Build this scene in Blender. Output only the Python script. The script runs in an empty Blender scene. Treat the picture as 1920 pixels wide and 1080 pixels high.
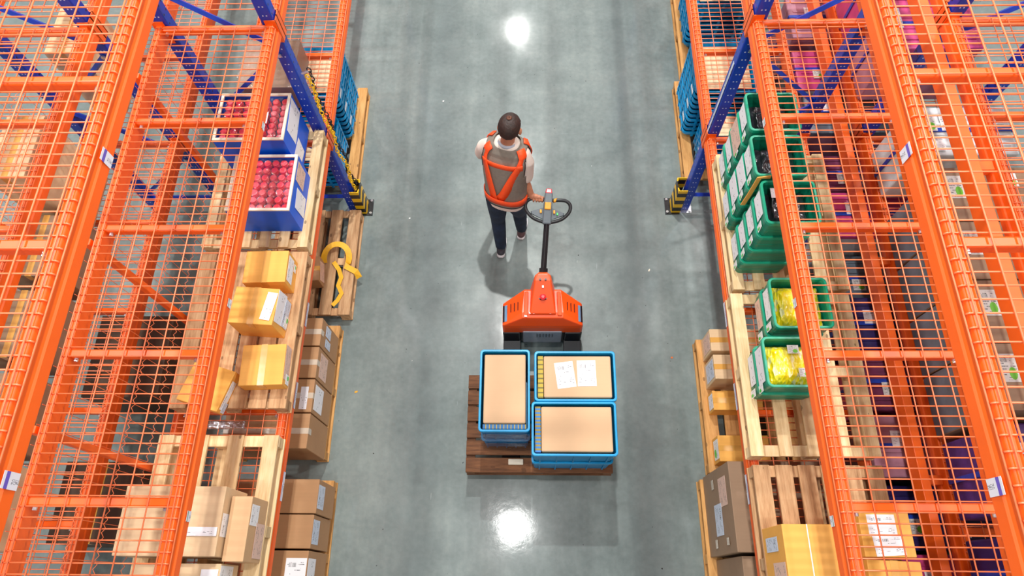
import bpy, bmesh, math, random
from math import sin, cos, pi, radians
from mathutils import Vector, Matrix, noise
R = random.Random(7)
SC = bpy.context.scene
COL = SC.collection

# ------------------------------------------------------------------ materials
def lin(c):
    return tuple(((x / 255) / 12.92 if x / 255 <= .04045 else ((x / 255 + .055) / 1.055) ** 2.4) for x in c) + (1,)

class NT:
    def __init__(s, name):
        s.m = bpy.data.materials.new(name); s.m.use_nodes = True
        s.t = s.m.node_tree; s.n = s.t.nodes
        s.b = s.n['Principled BSDF']
    def node(s, typ, **kw):
        n = s.n.new(typ)
        for k, v in kw.items():
            if k.startswith('i_'):
                key = k[2:]
                key = int(key) if key.isdigit() else key.replace('_', ' ')
                n.inputs[key].default_value = v
            else:
                setattr(n, k, v)
        return n
    def link(s, a, b): s.t.links.new(a, b)
    def math(s, op, a, b=None, c=None):
        n = s.node('ShaderNodeMath', operation=op)
        for i, x in enumerate((a, b, c)):
            if x is None: continue
            if isinstance(x, (int, float)): n.inputs[i].default_value = x
            else: s.link(x, n.inputs[i])
        return n.outputs[0]
    def mix(s, fac, a, b, blend='MIX'):
        n = s.node('ShaderNodeMix', data_type='RGBA', blend_type=blend)
        for i, x in ((0, fac), (6, a), (7, b)):
            if isinstance(x, (int, float, tuple)): n.inputs[i].default_value = x
            else: s.link(x, n.inputs[i])
        return n.outputs[2]
    def coord(s, which='Object', scale=None):
        tc = s.node('ShaderNodeTexCoord')
        if scale is None: return tc.outputs[which]
        mp = s.node('ShaderNodeMapping'); mp.inputs['Scale'].default_value = scale
        s.link(tc.outputs[which], mp.inputs[0]); return mp.outputs[0]
    def noise(s, vec, scale, detail=3, rough=.55):
        n = s.node('ShaderNodeTexNoise'); n.inputs['Scale'].default_value = scale
        n.inputs['Detail'].default_value = detail; n.inputs['Roughness'].default_value = rough
        s.link(vec, n.inputs['Vector']); return n.outputs['Fac']
    def ramp(s, fac, *stops):
        n = s.node('ShaderNodeValToRGB'); e = n.color_ramp.elements
        while len(e) < len(stops): e.new(.5)
        for el, (p, c) in zip(e, stops): el.position = p; el.color = c
        s.link(fac, n.inputs[0]); return n.outputs[0]
    def sep(s, vec):
        n = s.node('ShaderNodeSeparateXYZ'); s.link(vec, n.inputs[0]); return n.outputs
    def bump(s, h, strength=.2, dist=.01):
        n = s.node('ShaderNodeBump'); n.inputs['Strength'].default_value = strength; n.inputs['Distance'].default_value = dist
        s.link(h, n.inputs['Height']); s.link(n.outputs[0], s.b.inputs['Normal'])
    def base(s, c):
        if isinstance(c, tuple): s.b.inputs['Base Color'].default_value = c
        else: s.link(c, s.b.inputs['Base Color'])

def simple(name, col, rough=.5, metal=0., spec=.5, var=.08, scale=30., coat=0., bump=0., ior=0.):
    t = NT(name); c = lin(col)
    f = t.noise(t.coord(), scale, 3)
    d = tuple(x * (1 - var) for x in c[:3]) + (1,); u = tuple(min(1, x * (1 + var)) for x in c[:3]) + (1,)
    t.base(t.ramp(f, (.3, d), (.7, u)))
    t.b.inputs['Roughness'].default_value = rough; t.b.inputs['Metallic'].default_value = metal
    t.b.inputs['Specular IOR Level'].default_value = spec
    if ior: t.b.inputs['IOR'].default_value = ior
    if coat: t.b.inputs['Coat Weight'].default_value = coat; t.b.inputs['Coat Roughness'].default_value = .25
    if bump: t.bump(f, bump, .01)
    return t.m

def wood(name, a, b, c, rough=.75):
    t = NT(name)
    info = t.node('ShaderNodeObjectInfo')
    add = t.node('ShaderNodeVectorMath', operation='ADD')
    sc = t.node('ShaderNodeVectorMath', operation='SCALE'); sc.inputs['Scale'].default_value = 31.
    cmb = t.node('ShaderNodeCombineXYZ')
    for i in range(3): t.link(info.outputs['Random'], cmb.inputs[i])
    t.link(cmb.outputs[0], sc.inputs[0])
    t.link(t.coord('Object', (22, 2.2, 22)), add.inputs[0]); t.link(sc.outputs[0], add.inputs[1])
    g = t.noise(add.outputs[0], 1.6, 5, .65)
    col = t.ramp(g, (.28, lin(c)), (.5, lin(a)), (.75, lin(b)))
    v = t.math('MULTIPLY_ADD', info.outputs['Random'], .35, .80)
    hs = t.node('ShaderNodeHueSaturation'); t.link(col, hs.inputs['Color']); t.link(v, hs.inputs['Value'])
    # dark knots
    vo = t.node('ShaderNodeTexVoronoi'); vo.inputs['Scale'].default_value = 1.
    add2 = t.node('ShaderNodeVectorMath', operation='ADD')
    t.link(t.coord('Object', (9, 5, 9)), add2.inputs[0]); t.link(sc.outputs[0], add2.inputs[1]); t.link(add2.outputs[0], vo.inputs['Vector'])
    k = t.math('LESS_THAN', vo.outputs['Distance'], .10)
    t.base(t.mix(t.math('MULTIPLY', k, .6), hs.outputs[0], lin((90, 55, 30))))
    t.b.inputs['Roughness'].default_value = rough; t.bump(g, .25, .004)
    return t.m

def carton_mat(name, col, var=.06):
    t = NT(name); c = lin(col)
    o = t.coord()
    f = t.noise(o, 5, 4); w = t.noise(t.coord('Object', (1, 60, 60)), 1.5, 2)
    s = t.math('ADD', t.math('MULTIPLY', f, .7), t.math('MULTIPLY', w, .3))
    t.base(t.ramp(s, (.35, tuple(x * (1 - var) for x in c[:3]) + (1,)), (.65, tuple(min(1, x * (1 + var)) for x in c[:3]) + (1,))))
    t.b.inputs['Roughness'].default_value = .6
    return t.m

def paper_mat(name, col, rows=14, ink=(40, 42, 50), dens=.5, dot=None, bar=True):
    t = NT(name)
    x, y, z = t.sep(t.coord('Generated'))
    r = t.math('MULTIPLY', y, rows)
    row = t.math('FLOOR', r); fr = t.math('FRACT', r)
    band = t.math('MULTIPLY', t.math('GREATER_THAN', fr, .35), t.math('LESS_THAN', fr, .72))
    cmb = t.node('ShaderNodeCombineXYZ')
    t.link(t.math('MULTIPLY', x, 26), cmb.inputs[0]); t.link(t.math('MULTIPLY', row, 7.3), cmb.inputs[1])
    n1 = t.noise(cmb.outputs[0], 1., 1)
    cm2 = t.node('ShaderNodeCombineXYZ')
    t.link(t.math('MULTIPLY', x, 3.), cm2.inputs[0]); t.link(t.math('MULTIPLY', row, 3.7), cm2.inputs[1])
    n2 = t.noise(cm2.outputs[0], 1., 0)
    on = t.math('MULTIPLY', t.math('GREATER_THAN', n1, .47), t.math('GREATER_THAN', n2, dens))
    m = t.math('MULTIPLY', t.math('MULTIPLY', on, band),
               t.math('MULTIPLY', t.math('GREATER_THAN', x, .08), t.math('LESS_THAN', x, .92)))
    m = t.math('MULTIPLY', m, t.math('MULTIPLY', t.math('GREATER_THAN', y, .06), t.math('LESS_THAN', y, .94)))
    if bar:   # a printed bar code block
        bx = t.math('MULTIPLY', t.math('GREATER_THAN', x, .15), t.math('LESS_THAN', x, .5))
        by = t.math('MULTIPLY', t.math('GREATER_THAN', y, .70), t.math('LESS_THAN', y, .84))
        c3 = t.node('ShaderNodeCombineXYZ'); t.link(t.math('MULTIPLY', x, 70), c3.inputs[0])
        st = t.math('GREATER_THAN', t.noise(c3.outputs[0], 1., 0), .5)
        inb = t.math('MULTIPLY', bx, by)
        m = t.math('ADD', t.math('MULTIPLY', m, t.math('SUBTRACT', 1., inb)), t.math('MULTIPLY', st, inb))
    col2 = t.mix(t.math('MULTIPLY', m, .85), lin(col), lin(ink))
    if dot:
        d = t.math('ADD', t.math('POWER', t.math('SUBTRACT', x, .68), 2.), t.math('POWER', t.math('SUBTRACT', y, .3), 2.))
        col2 = t.mix(t.math('LESS_THAN', d, .05), col2, lin(dot))
    t.base(col2); t.b.inputs['Roughness'].default_value = .45
    return t.m

def stripe_label(name, stripe, pos=.62, wid=.22):
    t = NT(name)
    x, y, z = t.sep(t.coord('Generated'))
    s = t.math('MULTIPLY', t.math('GREATER_THAN', y, pos), t.math('LESS_THAN', y, pos + wid))
    c = t.mix(s, lin((236, 236, 244)), lin(stripe))
    r = t.math('FRACT', t.math('MULTIPLY', y, 16))
    band = t.math('MULTIPLY', t.math('GREATER_THAN', r, .3), t.math('LESS_THAN', y, .45))
    cm = t.node('ShaderNodeCombineXYZ'); t.link(t.math('MULTIPLY', x, 14), cm.inputs[0]); t.link(t.math('FLOOR', t.math('MULTIPLY', y, 16)), cm.inputs[1])
    on = t.math('MULTIPLY', t.math('MULTIPLY', band, t.math('GREATER_THAN', t.noise(cm.outputs[0], 1., 0), .48)),
                t.math('MULTIPLY', t.math('GREATER_THAN', x, .3), t.math('LESS_THAN', x, .6)))
    t.base(t.mix(t.math('MULTIPLY', on, .8), c, lin((60, 60, 80)))); t.b.inputs['Roughness'].default_value = .35
    return t.m

def film(name, tint=(255, 255, 255), alpha=.75, rough=.08):
    t = NT(name)
    tr = t.node('ShaderNodeBsdfTransparent'); gl = t.node('ShaderNodeBsdfGlossy')
    gl.inputs['Roughness'].default_value = rough; gl.inputs['Color'].default_value = (.9, .9, .92, 1)
    tr.inputs['Color'].default_value = lin(tint)
    f = t.noise(t.coord(), 14., 4); b = t.node('ShaderNodeBump'); b.inputs['Strength'].default_value = .9; b.inputs['Distance'].default_value = .03
    t.link(f, b.inputs['Height']); t.link(b.outputs[0], gl.inputs['Normal'])
    mx = t.node('ShaderNodeMixShader'); mx.inputs[0].default_value = 1 - alpha
    t.link(tr.outputs[0], mx.inputs[1]); t.link(gl.outputs[0], mx.inputs[2])
    t.link(mx.outputs[0], t.n['Material Output'].inputs[0])
    return t.m

def floor_mat():
    t = NT('polished_concrete')
    o = t.coord('Object')
    big = t.noise(o, .55, 4); mid = t.noise(o, 3.2, 5, .65); fine = t.noise(o, 22., 4)
    streak = t.noise(t.coord('Object', (7, .45, 1)), 1., 5, .6)
    s = t.math('ADD', t.math('ADD', t.math('MULTIPLY', big, .44), t.math('MULTIPLY', mid, .25)), t.math('ADD', t.math('MULTIPLY', streak, .16), t.math('MULTIPLY', fine, .15)))
    c = t.ramp(s, (.34, lin((96, 109, 108))), (.5, lin((126, 138, 136))), (.66, lin((152, 163, 159))))
    # darker bands running along the aisle, one towards each rack
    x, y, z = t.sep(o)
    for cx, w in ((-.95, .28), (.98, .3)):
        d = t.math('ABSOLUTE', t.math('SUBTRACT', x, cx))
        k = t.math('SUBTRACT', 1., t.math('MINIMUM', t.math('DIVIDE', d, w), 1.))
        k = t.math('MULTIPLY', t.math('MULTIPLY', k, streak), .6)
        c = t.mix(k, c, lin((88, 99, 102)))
    # pale scuffs
    sc = t.noise(t.coord('Object', (26, 2.2, 1)), 1., 3, .7)
    c = t.mix(t.math('MULTIPLY', t.math('GREATER_THAN', sc, .73), .28), c, lin((196, 204, 202)))
    sc2 = t.noise(t.coord('Object', (1.6, 30, 1)), 1., 3, .7)
    c = t.mix(t.math('MULTIPLY', t.math('GREATER_THAN', sc2, .74), .16), c, lin((186, 196, 194)))
    # black specks and white chips
    for scl, th, colr in ((5.5, .035, (32, 36, 38)), (4.1, .022, (225, 230, 226)), (11., .05, (70, 78, 80))):
        v = t.node('ShaderNodeTexVoronoi'); v.inputs['Scale'].default_value = scl; v.inputs['Randomness'].default_value = 1.
        wn = t.node('ShaderNodeVectorMath', operation='ADD')
        nn = t.node('ShaderNodeTexNoise'); nn.inputs['Scale'].default_value = 40.; t.link(o, nn.inputs['Vector'])
        ms = t.node('ShaderNodeVectorMath', operation='SCALE'); ms.inputs['Scale'].default_value = .02
        t.link(nn.outputs['Color'], ms.inputs[0]); t.link(o, wn.inputs[0]); t.link(ms.outputs[0], wn.inputs[1])
        t.link(wn.outputs[0], v.inputs['Vector'])
        pick = t.node('ShaderNodeSeparateColor'); t.link(v.outputs['Color'], pick.inputs[0])
        k = t.math('MULTIPLY', t.math('LESS_THAN', v.outputs['Distance'], th), t.math('GREATER_THAN', pick.outputs[0], .6))
        c = t.mix(k, c, lin(colr))
    t.base(c)
    rr = t.math('MULTIPLY_ADD', mid, .14, .03)
    t.link(rr, t.b.inputs['Roughness']); t.b.inputs['Specular IOR Level'].default_value = .4
    t.b.inputs['Coat Weight'].default_value = .5; t.b.inputs['Coat Roughness'].default_value = .3
    t.bump(t.math('ADD', mid, t.math('MULTIPLY', fine, .2)), .035, .02)
    return t.m

def chevron_mat():
    t = NT('black_and_yellow_chevrons')
    x, y, z = t.sep(t.coord('Object'))
    d = t.math('ABSOLUTE', y)
    k = t.math('GREATER_THAN', t.math('FRACT', t.math('MULTIPLY', t.math('ADD', z, t.math('MULTIPLY', d, 1.1)), 8.)), .52)
    t.base(t.mix(k, lin((28, 27, 30)), lin((245, 195, 20)))); t.b.inputs['Roughness'].default_value = .4
    return t.m

def stripes_mat(name, a, b, n, axis=1, duty=.5):
    t = NT(name); p = t.sep(t.coord('Generated'))
    k = t.math('GREATER_THAN', t.math('FRACT', t.math('MULTIPLY', p[axis], n)), duty)
    t.base(t.mix(k, lin(a), lin(b))); t.b.inputs['Roughness'].default_value = .5
    return t.m

def perforated_mat():
    t = NT('perforated_blue_steel')
    x, y, z = t.sep(t.coord('Object'))
    zz = t.math('FRACT', t.math('MULTIPLY', z, 13.33))
    dz = t.math('MULTIPLY', t.math('SUBTRACT', zz, .5), .075)
    out = lin((4, 58, 180)); col = out
    for cy in (-.024, .024):
        for cx, ax in ((0, y),):
            d2 = t.math('ADD', t.math('POWER', dz, 2.), t.math('POWER', t.math('SUBTRACT', ax, cy), 2.))
            col = t.mix(t.math('LESS_THAN', d2, .00006), col, lin((10, 20, 60)))
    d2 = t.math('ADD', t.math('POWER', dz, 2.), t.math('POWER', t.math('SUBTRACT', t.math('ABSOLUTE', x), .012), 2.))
    col = t.mix(t.math('LESS_THAN', d2, .00003), col, lin((205, 215, 235)))  # pale dots paint in the light showing through the post holes
    t.base(col); t.b.inputs['Roughness'].default_value = .35; t.b.inputs['Specular IOR Level'].default_value = .6
    return t.m

M = {}
M['orange'] = simple('orange_enamel', (255, 102, 14), .42, spec=.75, var=.04, scale=6)
M['wire'] = simple('orange_wire_enamel', (255, 132, 78), .38, spec=1., var=.03, scale=6)
M['blue'] = simple('blue_enamel', (4, 58, 180), .35, spec=.6, var=.06, scale=8)
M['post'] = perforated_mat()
M['zinc'] = simple('zinc_bolt', (205, 208, 212), .28, metal=.8)
M['wood'] = wood('weathered_pallet_wood', (196, 152, 108), (222, 186, 142), (150, 108, 70))
M['wood_pale'] = wood('fresh_pallet_wood', (228, 196, 146), (242, 218, 176), (200, 160, 110))
M['wood_dark'] = wood('dark_pallet_wood', (118, 76, 46), (150, 100, 62), (78, 48, 28))
M['wood_amber'] = wood('amber_pallet_wood', (206, 152, 88), (226, 176, 112), (168, 116, 60))
M['yellow_card'] = carton_mat('yellow_cardboard', (236, 172, 78))
M['tan_card'] = carton_mat('tan_cardboard', (206, 166, 122))
M['brown_card'] = carton_mat('brown_cardboard', (176, 132, 90))
M['pale_card'] = carton_mat('pale_cardboard', (222, 190, 148))
M['dark_card'] = carton_mat('dark_brown_cardboard', (92, 70, 54))
M['grey_card'] = carton_mat('greyish_brown_cardboard', (150, 122, 96))
M['sheet_card'] = carton_mat('smooth_tan_cardboard', (210, 173, 133), .03)
M['beige_card'] = carton_mat('beige_cardboard', (226, 204, 164), .03)
M['tape'] = simple('clear_brown_tape', (226, 168, 84), .18, spec=.7, var=.03)
M['tape_clear'] = simple('clear_tape', (206, 190, 170), .15, spec=.7, var=.03)
M['paper'] = paper_mat('printed_white_paper', (240, 240, 242), 16, dens=.57)
M['paper_plain'] = paper_mat('mostly_blank_white_paper', (240, 240, 244), 9, dens=.6, bar=False)
M['paper_pink'] = paper_mat('printed_pink_paper', (226, 190, 172), 15, dens=.52, bar=False)
M['paper_blue'] = paper_mat('printed_bluish_paper', (206, 216, 232), 14, dens=.5)
M['sticker'] = paper_mat('white_sticker_with_green_dot', (240, 242, 240), 8, dens=.55, dot=(60, 200, 60), bar=False)
M['sticker_grey'] = paper_mat('grey_sticker', (212, 212, 208), 10, dens=.45, dot=(110, 200, 50), bar=True)
M['loc_purple'] = stripe_label('white_label_with_purple_stripe', (112, 92, 196))
M['loc_green'] = stripe_label('white_label_with_green_stripe', (20, 130, 80), .72, .16)
M['loc_blue'] = stripe_label('white_label_with_blue_band', (80, 110, 190), .7, .2)
M['crate_blue'] = simple('bright_blue_plastic', (0, 158, 220), .35, spec=.6, var=.1, scale=10)
M['crate_teal'] = simple('teal_blue_plastic', (2, 134, 188), .4, spec=.5, var=.12, scale=10)
M['green'] = simple('green_plastic', (8, 128, 98), .38, spec=.6, var=.08, scale=10)
M['green_rim'] = simple('light_green_plastic_rim', (16, 158, 122), .35, spec=.6, var=.05)
M['bluebox'] = simple('royal_blue_box_board', (0, 92, 222), .45, var=.05, scale=5)
M['bluebox_in'] = simple('navy_box_lining', (36, 44, 130), .45)
M['rimwhite'] = simple('white_box_rim', (232, 222, 200), .5, var=.06, scale=18)
M['redcap'] = simple('red_plastic', (240, 40, 66), .35, spec=.5, var=.12, scale=40)
M['film'] = film('clear_stretch_film', alpha=.86)
M['film_dense'] = film('crinkled_stretch_film', (236, 240, 246), .62, .12)
M['blackbag'] = simple('black_plastic_bag', (38, 40, 46), .18, spec=.9, var=.4, scale=18, bump=.9)
M['divider'] = stripes_mat('blue_and_yellow_slats', (46, 120, 190), (150, 130, 40), 12, 1)
M['divider_x'] = stripes_mat('blue_and_yellow_slats_crosswise', (30, 110, 170), (190, 160, 50), 12, 0, .75)
M['divider_y'] = stripes_mat('yellow_slats', (110, 96, 20), (190, 164, 40), 9, 1, .3)
M['strap'] = simple('yellow_strap_webbing', (236, 176, 28), .5, var=.06)
M['chain_y'] = simple('yellow_plastic_chain', (248, 196, 18), .35, var=.04)
M['chain_b'] = simple('black_plastic_chain', (32, 32, 36), .4)
M['chev'] = chevron_mat()
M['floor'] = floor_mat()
M['wall'] = simple('white_painted_wall', (205, 207, 205), .8, var=.03, scale=2)
M['tr_orange'] = simple('orange_truck_cover', (255, 86, 18), .34, spec=.55, var=.02, scale=6)
M['black'] = simple('black_steel', (28, 29, 32), .38, var=.15)
M['grey'] = simple('grey_plastic', (98, 108, 114), .45, var=.05)
M['greyplate'] = simple('grey_steel_plate', (150, 156, 162), .4, metal=.1)
M['button'] = simple('orange_yellow_button', (245, 165, 40), .4)
M['red'] = simple('red_plastic_button', (220, 40, 50), .3, spec=.7)
M['greenled'] = simple('green_indicator', (40, 200, 90), .3)
M['sky_decal'] = simple('blue_grey_decal', (110, 150, 185), .4)
M['white'] = simple('white_plastic', (240, 240, 238), .4)
M['rubber'] = simple('black_rubber', (24, 24, 26), .7)
M['skin'] = simple('skin', (196, 132, 100), .5, var=.08, scale=25)
M['hair'] = simple('dark_brown_hair', (48, 32, 26), .55, var=.35, scale=60, bump=.4)
M['crown'] = simple('thin_brown_hair', (96, 58, 40), .6, var=.3, scale=60)
M['shirt'] = simple('cream_cotton_shirt', (236, 222, 210), .85, var=.04, scale=12, bump=.15)
M['collar'] = simple('grey_blue_collar', (170, 176, 188), .85, var=.05)
M['jeans'] = simple('dark_navy_denim', (26, 42, 66), .8, var=.3, scale=14, bump=.25)
M['vest'] = simple('taupe_vest_fabric', (128, 120, 109), .8, var=.08, scale=40, bump=.1)
M['band'] = simple('fluorescent_orange_band', (252, 84, 28), .5, var=.05, scale=30)
M['piping'] = simple('black_piping', (34, 34, 40), .7)
M['shoe'] = simple('dark_grey_shoe', (64, 62, 70), .6, var=.2)
M['shoe_red'] = simple('maroon_grey_shoe', (104, 74, 76), .6, var=.2)
M['sole'] = simple('white_rubber_sole', (236, 236, 238), .5)
M['eye'] = simple('eye_white', (236, 232, 226), .2)
M['plum'] = simple('plum_plastic', (104, 46, 78), .35, spec=.6, var=.2, scale=9)
M['pink'] = simple('pink_plastic', (196, 66, 126), .35, spec=.6, var=.12, scale=9)
M['mauve'] = simple('mauve_pink_board', (178, 128, 146), .4, var=.15, scale=7)
M['navy'] = simple('navy_violet_plastic', (40, 32, 92), .35, spec=.6, var=.25, scale=9)
M['grape'] = simple('grape_violet_fabric', (76, 46, 116), .5, var=.25, scale=12, bump=.3)
M['slate'] = simple('slate_grey_plastic', (96, 110, 122), .35, spec=.6, var=.2, scale=8)
M['white_case'] = simple('white_case', (214, 220, 222), .35, var=.06)
M['blue_strap'] = simple('cobalt_strap', (22, 62, 170), .4)

def yellow_bag_mat():
    t = NT('yellow_plastic_strips_in_film')
    v = t.node('ShaderNodeTexVoronoi'); v.inputs['Scale'].default_value = 1.
    t.link(t.coord('Object', (60, 24, 30)), v.inputs['Vector'])
    s = t.node('ShaderNodeSeparateColor'); t.link(v.outputs['Color'], s.inputs[0])
    t.base(t.ramp(s.outputs[0], (.0, lin((246, 214, 20))), (.35, lin((255, 236, 24))), (.75, lin((255, 240, 110))), (1., lin((255, 250, 200)))))
    t.b.inputs['Roughness'].default_value = .2; t.b.inputs['Specular IOR Level'].default_value = .8
    t.bump(v.outputs['Distance'], .5, .02)
    return t.m
M['yellowbag'] = yellow_bag_mat()

# ------------------------------------------------------------------ mesh helper
class MB:
    def __init__(s): s.v = []; s.f = []
    def add(s, vs, fs):
        k = len(s.v); s.v += [tuple(p) for p in vs]; s.f += [tuple(k + i for i in f) for f in fs]; return s
    def box(s, lo, hi):
        x0, y0, z0 = lo; x1, y1, z1 = hi
        return s.add([(x0, y0, z0), (x1, y0, z0), (x1, y1, z0), (x0, y1, z0), (x0, y0, z1), (x1, y0, z1), (x1, y1, z1), (x0, y1, z1)],
                     [(0, 3, 2, 1), (4, 5, 6, 7), (0, 1, 5, 4), (1, 2, 6, 5), (2, 3, 7, 6), (3, 0, 4, 7)])
    def cbox(s, c, sz, rz=0., mat=None):
        m = MB().box([-a / 2 for a in sz], [a / 2 for a in sz])
        T = Matrix.Translation(c) @ (mat.to_4x4() if mat else Matrix.Rotation(rz, 4, 'Z'))
        return s.add([T @ Vector(p) for p in m.v], m.f)
    def prism(s, prof, axis, a, b):
        n = len(prof); vs = []
        for t in (a, b):
            for p, q in prof:
                vs.append((t, p, q) if axis == 0 else (p, t, q) if axis == 1 else (p, q, t))
        return s.add(vs, [tuple(range(n))[::-1], tuple(range(n, 2 * n))] + [(i, (i + 1) % n, n + (i + 1) % n, n + i) for i in range(n)])
    def tube(s, pts, r, n=6, closed=False, caps=True):
        pts = [Vector(p) for p in pts]; m = len(pts); vs = []; fs = []
        rr = r if isinstance(r, (list, tuple)) else [r] * m
        up = None
        for i in range(m):
            if closed: d = pts[(i + 1) % m] - pts[i - 1]
            else: d = pts[min(i + 1, m - 1)] - pts[max(i - 1, 0)]
            d.normalize()
            if up is None:
                up = d.orthogonal().normalized()
            else:
                up = (up - d * up.dot(d))
                up = up.normalized() if up.length > 1e-6 else d.orthogonal().normalized()
            w = d.cross(up)
            for k in range(n):
                a = 2 * pi * (k + .5) / n
                vs.append(pts[i] + (up * cos(a) + w * sin(a)) * rr[i])
        for i in range(m if closed else m - 1):
            j = (i + 1) % m
            for k in range(n):
                q = (k + 1) % n
                fs.append((i * n + k, i * n + q, j * n + q, j * n + k))
        if caps and not closed:
            fs.append(tuple(range(n))[::-1]); fs.append(tuple(range((m - 1) * n, m * n)))
        return s.add(vs, fs)
    def limb(s, pts, radii, n=14):
        """A tapered tube with rounded ends."""
        pts = [Vector(p) for p in pts]; P = []; Q = []
        d0 = (pts[0] - pts[1]).normalized(); d1 = (pts[-1] - pts[-2]).normalized()
        for a in (80, 55, 28):
            P.append(pts[0] + d0 * radii[0] * sin(radians(a))); Q.append(radii[0] * cos(radians(a)))
        P += pts; Q += list(radii)
        for a in (28, 55, 80):
            P.append(pts[-1] + d1 * radii[-1] * sin(radians(a))); Q.append(radii[-1] * cos(radians(a)))
        return s.tube(P, Q, n)
    def ellipsoid(s, c, r, rot=None, nu=20, nv=12):
        vs = []; fs = []
        for j in range(1, nv):
            t = pi * j / nv
            for i in range(nu):
                a = 2 * pi * i / nu
                vs.append(Vector((r[0] * sin(t) * cos(a), r[1] * sin(t) * sin(a), r[2] * cos(t))))
        top = len(vs); vs += [Vector((0, 0, r[2])), Vector((0, 0, -r[2]))]
        for j in range(nv - 2):
            for i in range(nu):
                k = (i + 1) % nu; fs.append((j * nu + i, (j + 1) * nu + i, (j + 1) * nu + k, j * nu + k))
        for i in range(nu):
            k = (i + 1) % nu; fs.append((top, i, k)); fs.append((top + 1, (nv - 2) * nu + k, (nv - 2) * nu + i))
        Mx = Matrix.Translation(c) @ (rot.to_4x4() if rot else Matrix())
        return s.add([Mx @ p for p in vs], fs)
    def cyl(s, c, r, h, n=12, axis=2, r2=None):
        a = Vector(c); d = Vector((0, 0, 0)); d[axis] = h / 2
        return s.tube([a - d, a + d], [r, r if r2 is None else r2], n)
    def hull(s, pts):
        bm = bmesh.new()
        for p in pts: bm.verts.new(p)
        bmesh.ops.convex_hull(bm, input=bm.verts)
        bmesh.ops.dissolve_limit(bm, angle_limit=.02, verts=bm.verts, edges=bm.edges)
        bm.verts.index_update()
        bm.verts.ensure_lookup_table()
        keep = [v for v in bm.verts if v.link_faces]; idx = {v: i for i, v in enumerate(keep)}
        vs = [tuple(v.co) for v in keep]; fs = [tuple(idx[v] for v in f.verts) for f in bm.faces]
        bm.free(); return s.add(vs, fs)
    def mesh(s, name, mat, smooth=False):
        me = bpy.data.meshes.new(name); me.from_pydata(s.v, [], s.f); me.update()
        bm = bmesh.new(); bm.from_mesh(me); bmesh.ops.recalc_face_normals(bm, faces=bm.faces); bm.to_mesh(me); bm.free()
        if smooth: me.polygons.foreach_set('use_smooth', [True] * len(me.polygons))
        me.materials.append(mat); return me
    def build(s, name, mat, parent=None, smooth=False, bevel=0., loc=None, seg=2):
        o = bpy.data.objects.new(name, s.mesh(name, M[mat] if isinstance(mat, str) else mat, smooth)); COL.objects.link(o)
        if parent: o.parent = parent
        if loc: o.location = loc
        if bevel:
            b = o.modifiers.new('Bevel', 'BEVEL'); b.width = bevel; b.segments = seg; b.limit_method = 'ANGLE'; b.angle_limit = radians(35)
            b.harden_normals = False
        return o

def tag(o, label, cat, group=None, kind=None):
    o['label'] = label; o['category'] = cat
    if group: o['group'] = group
    if kind: o['kind'] = kind
    return o
def thing(name, label, cat, loc=(0, 0, 0), rz=0., group=None):
    o = bpy.data.objects.new(name, None); COL.objects.link(o); o.empty_display_size = .1
    o.location = loc; o.rotation_euler = (0, 0, rz)
    return tag(o, label, cat, group)
def dup(root, loc=None, rz=None, label=None, group=None):
    r = root.copy(); COL.objects.link(r)
    if loc is not None: r.location = loc
    if rz is not None: r.rotation_euler = (0, 0, rz)
    if label: r['label'] = label
    if group: r['group'] = group
    for ch in list(root.children):
        c = ch.copy(); COL.objects.link(c); c.parent = r
        for g in ch.children:
            d = g.copy(); COL.objects.link(d); d.parent = c
    return r

# ------------------------------------------------------------------ setting
def struct(name, mb, mat):
    o = mb.build(name, mat); o['kind'] = 'structure'; return o
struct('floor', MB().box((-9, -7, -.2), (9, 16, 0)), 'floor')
struct('wall_left', MB().box((-9.2, -7, 0), (-9, 16, 9.5)), 'wall')
struct('wall_right', MB().box((9, -7, 0), (9.2, 16, 9.5)), 'wall')
struct('wall_back', MB().box((-9, 16, 0), (9, 16.2, 9.5)), 'wall')
struct('wall_front', MB().box((-9, -7.2, 0), (9, -7, 9.5)), 'wall')

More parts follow.
